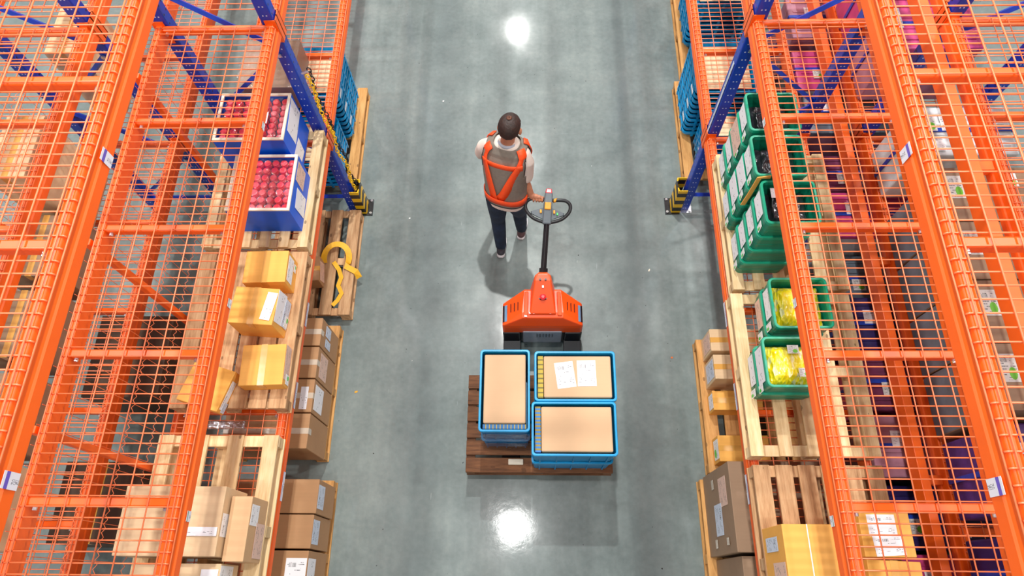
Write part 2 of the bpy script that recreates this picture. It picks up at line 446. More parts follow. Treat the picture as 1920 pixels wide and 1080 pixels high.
# ------------------------------------------------------------------ pallet racks
Z1, Z2, Z3 = 1.087, 2.345, 3.582           # lower edges of the beams
BH = .11
DECK = BH + .0045
FR = [-.48, 3.47, 7.42]                   # frame positions along the aisle
def beam_profile(X, zl):
    p = [(.016, BH), (.013, BH - .01), (.003, .058), (-.003, .050), (-.006, 0), (.058, 0), (.058, BH)]
    return [(X(d), zl + z) for d, z in p]
def make_rack(label, s, x0, depth, levels_near, levels_far, braces=True, rear_posts=(), loc_labels=None, inner_front=True):
    X = lambda d: x0 + s * d
    t = thing('pallet_rack', label, 'pallet rack', (X(depth / 2), 1.5, 0))
    ox, oy = X(depth / 2), 1.5
    L = lambda mb, name, mat, par=t, **k: mb.build(name, mat, par, loc=(-ox, -oy, 0) if par is t else None, **k)
    for y in FR[:3]:
        for d in (.05, depth - .05):
            m = MB()      # open-backed upright channel
            w, b, th = .045, .045, .004
            m.box((-.045, -.045, 0), (.045, .045, 3.95))
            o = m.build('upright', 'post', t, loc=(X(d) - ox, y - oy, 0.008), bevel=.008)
            f = MB().box((-.075, -.075, -.008), (.075, .075, 0)).build('foot_plate', 'zinc', o)
            for by in (-.06, .06):
                f2 = MB()
                for bx in (-.058, .058): f2.cyl((bx, by, .008), .011, .018, 6)
                f2.build('anchor_bolt', 'zinc', o, smooth=False)
        if braces:
            zs = [(depth - .09, 3.35, .09, 2.80), (.09, 2.80, depth - .09, 2.72), (depth - .09, 2.72, .09, 2.2), (.09, 2.14, depth - .09, 1.56), (depth - .09, 1.5, .09, .94),
                  (.09, .88, depth - .09, .3), (depth - .09, .22, .09, .22)]
            for a, za, c, zc in zs:
                MB().tube([(X(a), y, za), (X(c), y, zc)], .021, 4).build('brace', 'blue', t, loc=(-ox, -oy, 0))
            for zb in (2.17, .91):
                MB().tube([(X(.09) - s * .02, y - .05, zb), (X(.09) - s * .02, y - .062, zb)], .016, 8).build('brace_bolt', 'zinc', t, loc=(-ox, -oy, 0))
    for (ya, yb, lv) in ((FR[0] + .05, FR[1] - .05, levels_near), (FR[1] + .05, FR[2] - .05, levels_far)):
        for zl in lv:
            for front in (True, False):
                XX = X if front else (lambda d: X(depth - d))
                bo = MB().prism(beam_profile(XX, zl), 1, ya, yb).build('beam', 'orange', t, loc=(-ox, -oy, 0), bevel=.004)
                for ye in (ya, yb):   # end connector plate hooked on the post
                    sg = 1 if ye == yb else -1
                    a, b = sorted((XX(-.008), XX(-.002))); a2, b2 = sorted((XX(-.008), XX(.07)))
                    c = MB().box((a, min(ye - sg * .006, ye + sg * .055), zl - .05), (b, max(ye - sg * .006, ye + sg * .055), zl + BH + .03))
                    c.box((a2, min(ye - .003, ye + .003), zl - .05), (b2, max(ye - .003, ye + .003), zl + BH + .03))
                    c.build('beam_connector', 'orange', bo)
            n = 5
            for k in range(n):
                yc = ya + (3.40 - .7545 * (n - 1 - k) - FR[0] - .05)
                a, b = sorted((X(.055), X(depth - .055)))
                sb = MB().box((a, yc - .022, zl + BH - .055), (b, yc + .022, zl + BH - .004)).build('support_bar', 'orange', t, loc=(-ox, -oy, 0), bevel=.008)
                for d in (.085, depth - .085):
                    MB().cyl((X(d), yc - .03, zl + BH - .03), .011, .02, 8, axis=1).build('bolt', 'zinc', sb)
    for y in rear_posts:
        a, b = sorted((X(depth + .005), X(depth + .045)))
        MB().box((a, y - .02, Z1), (b, y + .02, Z2 + BH)).build('rear_post', 'orange', t, loc=(-ox, -oy, 0), bevel=.004)
    if rear_posts:
        m = MB(); xm = X(depth + .05)
        for i in range(37):
            y = FR[0] + .1 + i * .1045
            m.tube([(xm, y, Z1 + .12), (xm, y, Z2 + .05)], .0021, 4)
        for j in range(4):
            z = Z1 + .2 + j * .3; p = []
            for i in range(150): p.append((xm + s * .007 * (1 if i % 2 else -1), FR[0] + .1 + i * .0252, z + .004 * (1 if i % 2 else -1)))
            m.tube(p, .0024, 4)
        m.build('rear_mesh_panel', 'wire', t, loc=(-ox, -oy, 0))
    for (y, zl, kind) in (loc_labels or ()):
        dz = {'loc_purple': .025, 'loc_green': .03, 'loc_blue': .03}[kind]
        sz = {'loc_purple': (.055, .075), 'loc_green': (.05, .04), 'loc_blue': (.19, .036)}[kind]
        up = .012 if kind == 'loc_purple' else .012
        o = MB().box((-sz[0] / 2, -sz[1] / 2, 0), (sz[0] / 2, sz[1] / 2, .0012)).build('location_label', kind, t)
        o.location = (X(-.007) - ox, y - oy, zl + sz[1] / 2 + .002); o.rotation_euler = (pi / 2, 0, -s * pi / 2)
        if kind == 'loc_purple': o.rotation_euler = (pi / 2 + .0, 0, -s * pi / 2)
    return t, X

def make_deck(label, s, x0, depth, zl, ya, yb, lip=True, step=.0503):
    """A welded wire deck whose cross wires bend over the front beam."""
    X = lambda d: x0 + s * d
    zt = zl + BH + .0045; r = .0036
    m = MB(); n = int((yb - ya) / step)
    for i in range(n + 1):
        y = ya + i * (yb - ya) / n
        p = [(X(.0075), y, zt - .017), (X(.0075), y, zt - .006), (X(.0115), y, zt - .001), (X(.022), y, zt), (X(depth - .022), y, zt)] if lip else [(X(.02), y, zt), (X(depth - .022), y, zt)]
        m.tube(p, r, 6)
    k = int((depth - .06) / .098)
    ds = [.028, .056] + [.056 + (depth - .112) * i / 7 for i in range(1, 7)] + [depth - .056, depth - .028]
    for d in ds: m.tube([(X(d), ya, zt + 2 * r - .0006), (X(d), yb, zt + 2 * r - .0006)], r, 6)
    if lip: m.tube([(X(.001), ya, zt - .016), (X(.001), yb, zt - .016)], r, 6)
    o = bpy.data.objects.new('wire_mesh_deck', m.mesh('wire_mesh_deck', M['wire'], True)); COL.objects.link(o)
    c = Vector((X(depth / 2), (ya + yb) / 2, zt)); o.data.transform(Matrix.Translation(-c)); o.location = c
    return tag(o, label, 'wire mesh deck')

XL, XR, DP = -1.68, 1.45, .815
lab = [(1.555, Z3, 'loc_purple'), (.313, Z3, 'loc_purple'), (2.66, Z2, 'loc_green'), (1.455, Z2, 'loc_green'), (.325, Z2, 'loc_green'),
       (1.89, Z1, 'loc_blue'), (1.27, Z1, 'loc_blue'), (.64, Z1, 'loc_blue')]
rackL, fL = make_rack('orange and blue pallet rack beside the aisle, loaded with yellow cartons and blue boxes', -1, XL, DP, (Z1, Z2, Z3), (Z1, Z2), True, (.73, 1.80, 3.0), lab)
rackR, fR = make_rack('orange and blue pallet rack beside the aisle, loaded with green crates', 1, XR, DP, (Z1, Z2, Z3), (Z1, Z2), True, (), lab)
rackBL, fBL = make_rack('orange and blue pallet rack standing behind the rack of blue boxes and yellow cartons', -1, -2.93, DP, (Z1, Z2), (Z1, Z2), True, (1.30, 2.35), None)
rackBR, fBR = make_rack('orange and blue pallet rack standing behind the green crate rack, with pink and violet goods', 1, 2.70, DP, (Z1, Z2), (Z1, Z2), True, (), None)
for y0, zl, nm in ((FR[0] + .06, Z1, 'lower'), (FR[0] + .06, Z2, 'upper'), ):
    o = MB().prism([(2.545 + a, b) for a, b in ((0, zl), (.06, zl), (.06, zl + BH), (0, zl + BH))], 1, y0, FR[2] - .05).build('rear_stop_beam', 'orange', rackBR, bevel=.004)
    o.location = (-rackBR.location.x, -rackBR.location.y, 0)
    for y in (.7, 2.3, 4.2):
        MB().box((2.605, y - .03, zl + .02), (2.70, y + .03, zl + .08)).build('stop_beam_bracket', 'orange', o)
ya, yb, yc, yd = FR[0] + .08, FR[1] - .08, FR[1] + .08, FR[2] - .08
for (s, x0, side) in ((-1, XL, 'rack of yellow cartons'), (1, XR, 'rack of green crates')):
    make_deck('low orange wire mesh deck under the loaded pallets in the %s' % side, s, x0, DP, Z1, ya, yb)
    make_deck('empty middle orange wire mesh deck above the pallets in the %s' % side, s, x0, DP, Z2, ya, yb)
    make_deck('empty topmost orange wire mesh deck of the %s' % side, s, x0, DP, Z3, ya, yb)
    make_deck('orange wire mesh deck over the nested blue crates in the %s' % side, s, x0, DP, Z1, yc, yd)
    make_deck('middle orange wire mesh deck beyond the blue post in the %s' % side, s, x0, DP, Z2, yc, yd)
for (s, x0, side) in ((-1, -2.93, 'rack behind the cartons'), (1, 2.70, 'pink and violet rack')):
    make_deck('low orange wire mesh deck seen through the upper decks in the %s' % side, s, x0, DP, Z1, ya, yb, False)
    make_deck('upper orange wire mesh deck beyond the top deck in the %s' % side, s, x0, DP, Z2, ya, yb, False)
    make_deck('low orange wire mesh deck of the far bay in the %s' % side, s, x0, DP, Z1, yc, yd, False)
    make_deck('upper orange wire mesh deck of the far bay in the %s' % side, s, x0, DP, Z2, yc, yd, False)
T1 = Z1 + BH + .0045 + .0106        # load surface of the low decks

# column guards at the feet of the aisle posts
for s, x, lb, dx in ((-1, XL, 'black and yellow chevron guard at the foot of the post with the hanging chain', .0),
                     (1, XR, 'black and yellow chevron guard at the foot of the post beside the green crate rack', .0)):
    t = thing('column_guard', lb, 'post guard', (x - s * .045, FR[1], 0))
    g = MB()
    g.prism([(-s * .03, -.075), (-s * .045, 0), (-s * .03, .075), (s * .055, .075), (s * .055, .066), (-s * .02, .066), (-s * .034, 0), (-s * .02, -.066), (s * .055, -.066), (s * .055, -.075)], 2, .012, .4)
    g.build('guard', 'chev', t)
    MB().box((-.085 if s > 0 else -.05, -.09, 0), (.05 if s > 0 else .085, .09, .011)).build('floor_plate', 'black', t)
    for by in (-.07, .07):
        MB().cyl((-s * .068, by, .018), .014, .016, 6).build('anchor_bolt', 'zinc', t)

# yellow and black plastic chain hung along the left post
def link_ring(c, d, up, a=.026, b=.015, r=.0045):
    w = d.cross(up).normalized(); pts = []
    for i in range(12):
        t = 2 * pi * i / 12
        pts.append(c + d * (a * cos(t)) + w * (b * sin(t)))
    return MB().tube(pts, r, 5, closed=True)
ch = thing('plastic_chain', 'yellow and black plastic chain hanging down beside the blue post', 'chain', (-1.61, 3.44, 0.4))
for strand, (cx, cyy) in enumerate(((-1.615, 3.405), (-1.625, 3.47))):
    n = 38
    for i in range(n):
        z = 1.95 - i * .0405
        x = cx + .012 * sin(i * .5 + strand); y = cyy + .01 * cos(i * .7)
        dirv = Vector((.05 * cos(i * .5), 0, -1)).normalized(); upv = Vector((1, 0, 0)) if i % 2 else Vector((0, 1, 0))
        yellow = strand == 0
        m = link_ring(Vector((x, y, z)), dirv, upv)
        m.v = [(a - ch.location.x, b - ch.location.y, c - ch.location.z) for a, b, c in m.v]
        m.build('chain_link', 'chain_y' if yellow else 'chain_b', ch, smooth=True)
hk = MB().tube([(-1.66 - ch.location.x, 3.44 - ch.location.y, 1.56), (-1.61 - ch.location.x, 3.44 - ch.location.y, 1.58)], .008, 8).build('hook', 'zinc', ch)
# white sticker strip up the right post
st = MB().box((-.014, -.4, 0), (.014, .4, .0015)).build('post_label_strip', 'paper_blue', rackR)
st.location = (XR - .001 - rackR.location.x, FR[1] - .02 - rackR.location.y, 1.62); st.rotation_euler = (pi / 2, 0, -pi / 2)

# ------------------------------------------------------------------ pallets
PAL = {}
def pallet(label, loc, rz=0., mat='wood', ln=1.16, wd=.80, nb=5, gap=None, group=None, h=.14):
    key = (mat, ln, wd, nb, gap)
    if key in PAL:
        o = dup(PAL[key], loc, rz, label); return o
    t = thing('wooden_pallet', label, 'pallet', loc, rz, group)
    bt = .02
    bw = gap if gap else .108
    for i in range(nb):
        x = -wd / 2 + bw / 2 + i * (wd - bw) / (nb - 1)
        MB().box((x - bw / 2, -ln / 2, h - bt), (x + bw / 2, ln / 2, h)).build('deck_board', mat, t, bevel=.003)
    for y in (-ln / 2 + .037, 0, ln / 2 - .037):
        MB().box((-.05, -wd / 2, h - 2 * bt), (.05, wd / 2, h - bt - .0005)).build('stringer_board', mat, t, bevel=.003)
        o = t.children[-1]; o.location = (0, y, 0); o.rotation_euler = (0, 0, pi / 2)
        o.data.transform(Matrix.Identity(4))
        o.rotation_euler = (0, 0, 0); me = o.data
        me.transform(Matrix.Identity(4))
        for x in (-wd / 2 + .05, 0, wd / 2 - .05):
            MB().box((x - .045, y - .034, .018), (x + .045, y + .034, h - 2 * bt - .0005)).build('block', mat, t, bevel=.003)
    for o in [c for c in t.children if c.name.startswith('stringer_board')]:
        # stringers run across the deck boards
        me = MB().box((-wd / 2, -.036, h - 2 * bt), (wd / 2, .036, h - bt - .0005)).mesh('stringer_board', M[mat]); o.data = me
    for x in (-wd / 2 + .05, 0, wd / 2 - .05):
        MB().box((x - .05, -ln / 2, 0), (x + .05, ln / 2, .0175)).build('bottom_board', mat, t, bevel=.003)
    PAL[key] = t
    return t
PT = T1 + .1403
pallet('pale wooden pallet under the two blue boxes of red caps', (-2.06, 2.865, T1), 0, 'wood_pale', 1.06, .80, 6, .078)
pallet('wooden pallet under the four yellow cartons', (-2.045, 1.705, T1), 0, 'wood', 1.18, .80, 6, .12)
pallet('clean blond wooden pallet half covered by the big pale carton', (-2.06, .335, T1), 0, 'wood_pale', 1.20, .80, 4, .10)
pallet('blond wooden pallet under the tall stacks of green crates with black bags', (1.86, 2.56, T1), 0, 'wood_pale', 1.15, .82, 6, .08)
pallet('blond wooden pallet under the green crates of yellow strips', (1.835, 1.385, T1), 0, 'wood_pale', 1.14, .83, 5, .085)
pallet('grey brown weathered pallet under the yellow cartons of the green crate rack', (1.83, .17, T1), 0, 'wood', 1.18, .82, 6, .105)
pallet('empty wooden pallet on the floor with a yellow strap over it', (-2.03, 2.82, 0), 0, 'wood', 1.09, .80, 5, .11)
pallet('wooden pallet on the floor under the row of four glossy brown cartons', (-2.1, 1.58, 0), 0, 'wood_amber', 1.18, .80, 5, .11)
pallet('wooden pallet on the floor under the cartons with the white folded sheet', (-2.0, .23, 0), 0, 'wood_amber', 1.18, .80, 5, .12)
pallet('amber wooden pallet on the floor under the small honey coloured cartons', (1.85, 1.47, 0), 0, 'wood_amber', 1.14, .80, 5, .115)
pallet('wooden pallet on the floor under the huge brown carton', (1.765, .25, 0), 0, 'wood_amber', 1.19, .80, 4, .12)
pallet('wooden pallet under the nested blue crates beyond the chained post', (-2.11, 4.25, 0), 0, 'wood_amber', 1.2, .80, 5, .10)
pallet('wooden pallet under the nested blue crates at the foot of the green crate rack post', (1.91, 4.30, 0), 0, 'wood_amber', 1.2, .80, 5, .10)
pallet('wooden pallet under the farthest nested blue crates of the green crate rack', (2.0, 5.58, 0), 0, 'wood_amber', 1.2, .80, 5, .10)

# ------------------------------------------------------------------ cartons
EUL = {'top': (0, 0, 0), '+x': (pi / 2, 0, pi / 2), '-x': (pi / 2, 0, -pi / 2), '-y': (pi / 2, 0, 0), '+y': (pi / 2, 0, pi)}
def stick(parent, face, size, uv, wh, mat, name='paper_label', spin=0., lift=.001):
    w, d, h = size; u, v = uv
    lift += .0016 * sum(1 for c in parent.children if c.name.startswith(name))
    o = MB().box((-wh[0] / 2, -wh[1] / 2, 0), (wh[0] / 2, wh[1] / 2, .0012)).build(name, mat, parent)
    p = {'top': (u, v, h + lift), '+x': (w / 2 + lift, u, h / 2 + v), '-x': (-w / 2 - lift, -u, h / 2 + v), '-y': (u, -d / 2 - lift, h / 2 + v), '+y': (-u, d / 2 + lift, h / 2 + v)}[face]
    o.location = p
    e = Matrix.Rotation(EUL[face][2], 4, 'Z') @ Matrix.Rotation(EUL[face][0], 4, 'X') @ Matrix.Rotation(spin, 4, 'Z')
    o.rotation_euler = e.to_euler()
    return o
def carton(label, loc, size, rz=0., mat='tan_card', tape='y', papers=(), group=None, name='carton', tapemat='tape', seam=True):
    t = thing(name, label, 'carton', loc, rz, group)
    w, d, h = size
    MB().box((-w / 2, -d / 2, 0), (w / 2, d / 2, h)).build('body', mat, t, bevel=.004)
    if tape:
        tw = .045
        if tape == 'y':
            m = MB().box((-tw / 2, -d / 2 - .001, h), (tw / 2, d / 2 + .001, h + .001)).box((-tw / 2, -d / 2 - .0016, h - .07), (tw / 2, -d / 2 - .0006, h + .001)).box((-tw / 2, d / 2 + .0006, h - .07), (tw / 2, d / 2 + .0016, h + .001))
        else:
            m = MB().box((-w / 2 - .001, -tw / 2, h), (w / 2 + .001, tw / 2, h + .001)).box((-w / 2 - .0016, -tw / 2, h - .07), (-w / 2 - .0006, tw / 2, h + .001)).box((w / 2 + .0006, -tw / 2, h - .07), (w / 2 + .0016, tw / 2, h + .001))
        m.build('tape', tapemat, t)
    for p in papers: stick(t, p[0], size, p[1], p[2], p[3], spin=p[4] if len(p) > 4 else 0.)
    return t
# yellow cartons on the pallet of the carton rack (low level)
carton('yellow carton at the back of the yellow cartons, tucked behind the paper-topped one', (-1.855, 2.075, PT), (.30, .245, .205), .02, 'yellow_card', 'y', [('+x', (.0, .03), (.19, .1), 'paper'), ('+x', (.05, -.05), (.06, .04), 'sticker')])
carton('tallest yellow carton, its edge covered by white delivery papers', (-1.865, 1.755, PT), (.305, .265, .262), -.07, 'yellow_card', 'y',
       [('+x', (.02, .05), (.22, .155), 'paper_plain', .1), ('+x', (.02, -.06), (.2, .1), 'paper_blue'), ('+x', (-.03, -.085), (.08, .06), 'sticker'), ('top', (.105, .0), (.07, .2), 'paper_plain', -.1)])
carton('low yellow carton in front of the other yellow cartons, pink paper over its side', (-1.80, 1.385, PT), (.295, .285, .115), .035, 'yellow_card', 'y',
       [('+x', (.02, .0), (.24, .1), 'paper_pink'), ('+x', (-.09, -.02), (.07, .06), 'sticker')])
carton('low yellow carton turned askew at the corner of its pallet', (-2.165, 1.245, PT), (.30, .285, .10), radians(-16.5), 'yellow_card', None,
       [('+x', (-.02, .0), (.2, .06), 'paper'), ('+x', (-.1, -.02), (.07, .05), 'paper_blue')])
# blond pallet cartons
carton('big pale carton with a printed strip across its top', (-2.105, .365, PT), (.60, .39, .335), 0, 'pale_card', None,
       [('+x', (-.02, .085), (.13, .13), 'paper'), ('+x', (-.06, -.075), (.07, .13), 'paper_blue'), ('top', (.15, -.06), (.28, .05), 'paper_plain')])
carton('narrow tan carton squeezed beside the big pale carton, pink sheet on its side', (-1.728, .33, PT), (.126, .366, .265), 0, 'tan_card', None,
       [('+x', (.08, .06), (.12, .12), 'paper'), ('+x', (-.06, -.055), (.2, .14), 'paper_pink')])
carton('pale carton in front of the big pale carton at the lower edge', (-2.05, -.055, PT), (.52, .38, .26), 0, 'pale_card', 'x', [('+x', (.08, .04), (.2, .18), 'paper'), ('top', (.2, .09), (.1, .14), 'paper_plain')])
# floor cartons of the carton rack
carton('small carton with a paper tag on the strapped floor pallet', (-1.985, 2.655, .1403), (.17, .24, .17), .06, 'brown_card', 'x', [('+x', (0, .0), (.18, .13), 'paper_pink', .2)])
gy = [(1.805, 2.05, 'farthest of the four glossy brown floor cartons, next to the strapped pallet', [('+x', (.05, .06), (.09, .14), 'paper_blue'), ('+x', (-.05, .05), (.07, .14), 'paper_blue')]),
      (1.535, 1.80, 'glossy brown floor carton with a pink sheet on its side', [('+x', (0, .08), (.2, .2), 'paper_pink')]),
      (1.26, 1.53, 'glossy brown floor carton with a white sheet hanging off its side', [('+x', (0, .1), (.2, .22), 'paper_plain'), ('top', (.26, -.02), (.06, .18), 'paper_plain')]),
      (.98, 1.255, 'nearest of the four glossy brown floor cartons, no paper on it', [])]
for (y0, y1, lb, pp) in gy:
    carton(lb, (-2.03, (y0 + y1) / 2, .14), (.66, y1 - y0 - .006, .50), 0, 'brown_card', 'x', pp, tapemat='tape_clear')
o = MB().box((-.3, -.53, 0), (.3, .53, .0015)); 
carton('brown floor carton nearest the gap between two floor pallets, foil strip on its edge', (-1.90, .64, .14), (.64, .245, .46), 0, 'brown_card', None, [('+x', (0, .14), (.17, .16), 'paper_blue')])
carton('brown floor carton between the foil-edged one and the one with a white sheet', (-1.91, .392, .14), (.64, .235, .46), 0, 'brown_card', None, [('+x', (0, .14), (.17, .16), 'paper_blue')])
carton('brown floor carton with a folded white printed sheet over its top edge', (-1.91, .13, .14), (.64, .26, .48), 0, 'brown_card', None, [('top', (.24, -.02), (.15, .2), 'paper'), ('+x', (-.02, .14), (.2, .18), 'paper_plain')])
# honey cartons
hy = [(1.93, .19, .30, 'honey coloured carton farthest back on the floor pallet, pink sheet on its end', 'paper_pink', .42),
      (1.69, .205, .33, 'honey coloured carton with a bluish sheet on its end, second on the floor pallet', 'paper_blue', .42),
      (1.45, .16, .18, 'low honey coloured carton with a torn sheet, third on the floor pallet', 'paper', .40),
      (1.06, .205, .19, 'lone honey coloured carton at the near end of the floor pallet', 'sticker', .40)]
for y, d, h, lb, pm, w in hy:
    carton(lb, (1.495 + w / 2, y, .14), (w, d, h), 0, 'yellow_card' if h < .2 else 'pale_card', 'x', [('-x', (0, .02), (d * .75, h * .7), pm)])
carton('huge brown carton on the floor pallet, pink and white sheets on its side', (1.71, .56, .14), (.64, .60, .76), 0, 'grey_card', None,
       [('-x', (-.12, .17), (.2, .2), 'paper_pink'), ('-x', (.06, .0), (.22, .2), 'paper_blue'), ('-x', (-.2, -.08), (.07, .06), 'tape_clear'), ('-x', (.22, -.12), (.06, .06), 'tape_clear'), ('-x', (.22, .2), (.05, .06), 'tape_clear')])
carton('brown carton standing in front of the huge brown carton', (1.74, .02, .14), (.62, .44, .70), 0, 'grey_card', 'y', [])
# yellow cartons of the green crate rack
carton('yellow carton with a white seam down its lid, pink sheet on its side', (1.57, .13, PT), (.29, .48, .36), 0, 'yellow_card', None, [('-x', (.06, .06), (.2, .2), 'paper_pink'), ('-x', (-.14, -.02), (.08, .2), 'paper_blue')])
MB().box((1.563 - 1.57, -.24, .36), (1.569 - 1.57, .24, .361)).build('lid_seam', 'white', bpy.data.objects[-1] if False else [o for o in COL.objects if o.get('label', '').startswith('yellow carton with a white seam')][0])
carton('yellow carton with white shipping papers on its lid, seen through the mesh', (2.055, .325, PT), (.29, .245, .26), 0, 'yellow_card', None, [('top', (-.02, .05), (.16, .12), 'paper'), ('top', (.0, -.06), (.17, .11), 'paper', .06)])
carton('yellow carton nearest the camera in front of the one with shipping papers', (2.06, .055, PT), (.30, .26, .255), -.04, 'yellow_card', 'y', [])

# ------------------------------------------------------------------ blue boxes of red caps
capm = None
def capbox(label, capl, grp, cx, cy, w, d, h, papers):
    global capm
    t = thing('open_box', label, 'box', (cx, cy, PT))
    m = MB(); th = .014
    m.box((-w / 2, -d / 2, 0), (w / 2, d / 2, h - .09))
    m.box((-w / 2, -d / 2, h - .09), (-w / 2 + th, d / 2, h - .012)).box((w / 2 - th, -d / 2, h - .09), (w / 2, d / 2, h - .012))
    m.box((-w / 2 + th, -d / 2, h - .09), (w / 2 - th, -d / 2 + th, h - .012)).box((-w / 2 + th, d / 2 - th, h - .09), (w / 2 - th, d / 2, h - .012))
    m.build('body', 'bluebox', t)
    r = MB(); tr = .02
    r.box((-w / 2, -d / 2, h - .012), (w / 2, -d / 2 + tr, h)).box((-w / 2, d / 2 - tr, h - .012), (w / 2, d / 2, h))
    r.box((-w / 2, -d / 2 + tr, h - .012), (-w / 2 + tr, d / 2 - tr, h)).box((w / 2 - tr, -d / 2 + tr, h - .012), (w / 2, d / 2 - tr, h))
    r.build('rim', 'rimwhite', t)
    MB().box((-w / 2 + .015, -d / 2 + .015, h - .0895), (w / 2 - .015, d / 2 - .015, h - .085)).build('lining', 'bluebox_in', t)
    # loose clear film over the goods
    fm = MB(); nx, ny = 14, 14; vs = []; fs = []
    for j in range(ny + 1):
        for i in range(nx + 1):
            x = -w / 2 + .024 + (w - .048) * i / nx; y = -d / 2 + .024 + (d - .048) * j / ny
            vs.append((x, y, h - .026 + .006 * noise.noise((x * 22, y * 22, cx))))
    for j in range(ny):
        for i in range(nx):
            k = j * (nx + 1) + i; fs.append((k, k + 1, k + nx + 2, k + nx + 1))
    fm.add(vs, fs).build('cover_film', 'film', t, smooth=True)
    for p in papers: stick(t, p[0], (w, d, h), p[1], p[2], p[3], spin=p[4] if len(p) > 4 else 0.)
    nx, ny = 7, 7
    for j in range(ny):
        for i in range(nx):
            x = cx - w / 2 + .049 + (w - .098) * i / (nx - 1); y = cy - d / 2 + .049 + (d - .098) * j / (ny - 1)
            if capm is None:
                q = MB().tube([(0, 0, .0005), (0, 0, .03), (0, 0, .034), (0, 0, .046), (0, 0, .049)], [.028, .0285, .026, .025, .018], 10)
                capm = q.mesh('red_cap', M['redcap'])
            o = bpy.data.objects.new('red_cap', capm); COL.objects.link(o)
            o.location = (x, y, PT + h - .085); o.rotation_euler = (0, 0, R.random())
            tag(o, capl, 'cap', grp)
capbox('open blue box of red caps nearer the yellow cartons', 'red cap packed in rows inside the nearer blue box', 'red caps in the nearer blue box', -1.945, 2.705, .465, .475, .31,
       [('+x', (.12, .04), (.16, .17), 'paper_pink'), ('+x', (-.07, -.03), (.16, .2), 'paper_plain', .1), ('top', (-.15, .0), (.075, .09), 'paper_plain', .2)])
capbox('tall open blue box of red caps nearer the blue post', 'red cap packed in rows inside the tall blue box by the post', 'red caps in the tall blue box', -2.04, 3.18, .52, .42, .456,
       [('+x', (.05, .1), (.28, .2), 'paper_plain', .08), ('+x', (-.1, -.1), (.18, .16), 'paper_plain', -.12), ('top', (.09, -.02), (.06, .1), 'paper_plain'), ('top', (.09, -.13), (.025, .08), 'paper_plain')])

# ------------------------------------------------------------------ yellow strap on the empty pallet
def ribbon(pts, w, th, up=Vector((0, 0, 1))):
    pts = [Vector(p) for p in pts]; m = MB(); vs = []; fs = []; n = len(pts)
    for i, p in enumerate(pts):
        d = (pts[min(i + 1, n - 1)] - pts[max(i - 1, 0)]).normalized()
        sd = d.cross(up); sd = sd.normalized() if sd.length > 1e-4 else Vector((1, 0, 0)); nn = sd.cross(d)
        for a, b in ((-1, -1), (1, -1), (1, 1), (-1, 1)): vs.append(p + sd * a * w / 2 + nn * b * th / 2)
    for i in range(n - 1):
        for k in range(4):
            q = (k + 1) % 4; fs.append((i * 4 + k, i * 4 + q, (i + 1) * 4 + q, (i + 1) * 4 + k))
    fs += [(0, 1, 2, 3), tuple(range(4 * n - 4, 4 * n))]
    return m.add(vs, fs)
pts = []
for i in range(15):
    a = radians(200 - i * 17); pts.append((-1.80 + .12 * cos(a), 2.83 + .13 * sin(a), .155 + .05 * sin(pi * i / 14)))
pts += [(-1.61, 2.70, .15), (-1.585, 2.66, .10)]
p2 = [(-1.83, 2.80, .15), (-1.77, 2.72, .152), (-1.74, 2.64, .153), (-1.76, 2.56, .15), (-1.72, 2.48, .153), (-1.75, 2.41, .15), (-1.79, 2.36, .152)]
tag(ribbon(pts, .055, .004).build('strap_loop', 'strap', smooth=False), 'curled yellow strap looped over the edge of the empty floor pallet', 'strap')
tag(ribbon(p2, .04, .003).build('strap_tail', 'strap'), 'wavy yellow strap end lying flat on the empty floor pallet', 'strap')

# ------------------------------------------------------------------ plastic crates
def rrect(w, d, r, n=4):
    out = []
    for cx, cy, a0 in ((w / 2 - r, d / 2 - r, 0), (-w / 2 + r, d / 2 - r, 90), (-w / 2 + r, -d / 2 + r, 180), (w / 2 - r, -d / 2 + r, 270)):
        for k in range(n + 1):
            a = radians(a0 + 90 * k / n); out.append((cx + r * cos(a), cy + r * sin(a)))
    return out
def shell(m, secs, ring=False):
    """Stack of rounded-rectangle sections (w,d,r,z), going round the outside, over the rim and down inside."""
    vs = []; fs = []; n = None
    for (w, d, r, z) in secs:
        p = rrect(w, d, r); n = len(p); vs += [(x, y, z) for x, y in p]
    for i in range(len(secs) - 1):
        for k in range(n):
            q = (k + 1) % n; fs.append((i * n + k, i * n + q, (i + 1) * n + q, (i + 1) * n + k))
    if ring:
        b = (len(secs) - 1) * n
        for k in range(n):
            q = (k + 1) % n; fs.append((b + k, b + q, q, k))
    else: fs.append(tuple(range(n))[::-1]); fs.append(tuple(range((len(secs) - 1) * n, len(secs) * n)))
    return m.add(vs, fs)
GC = None
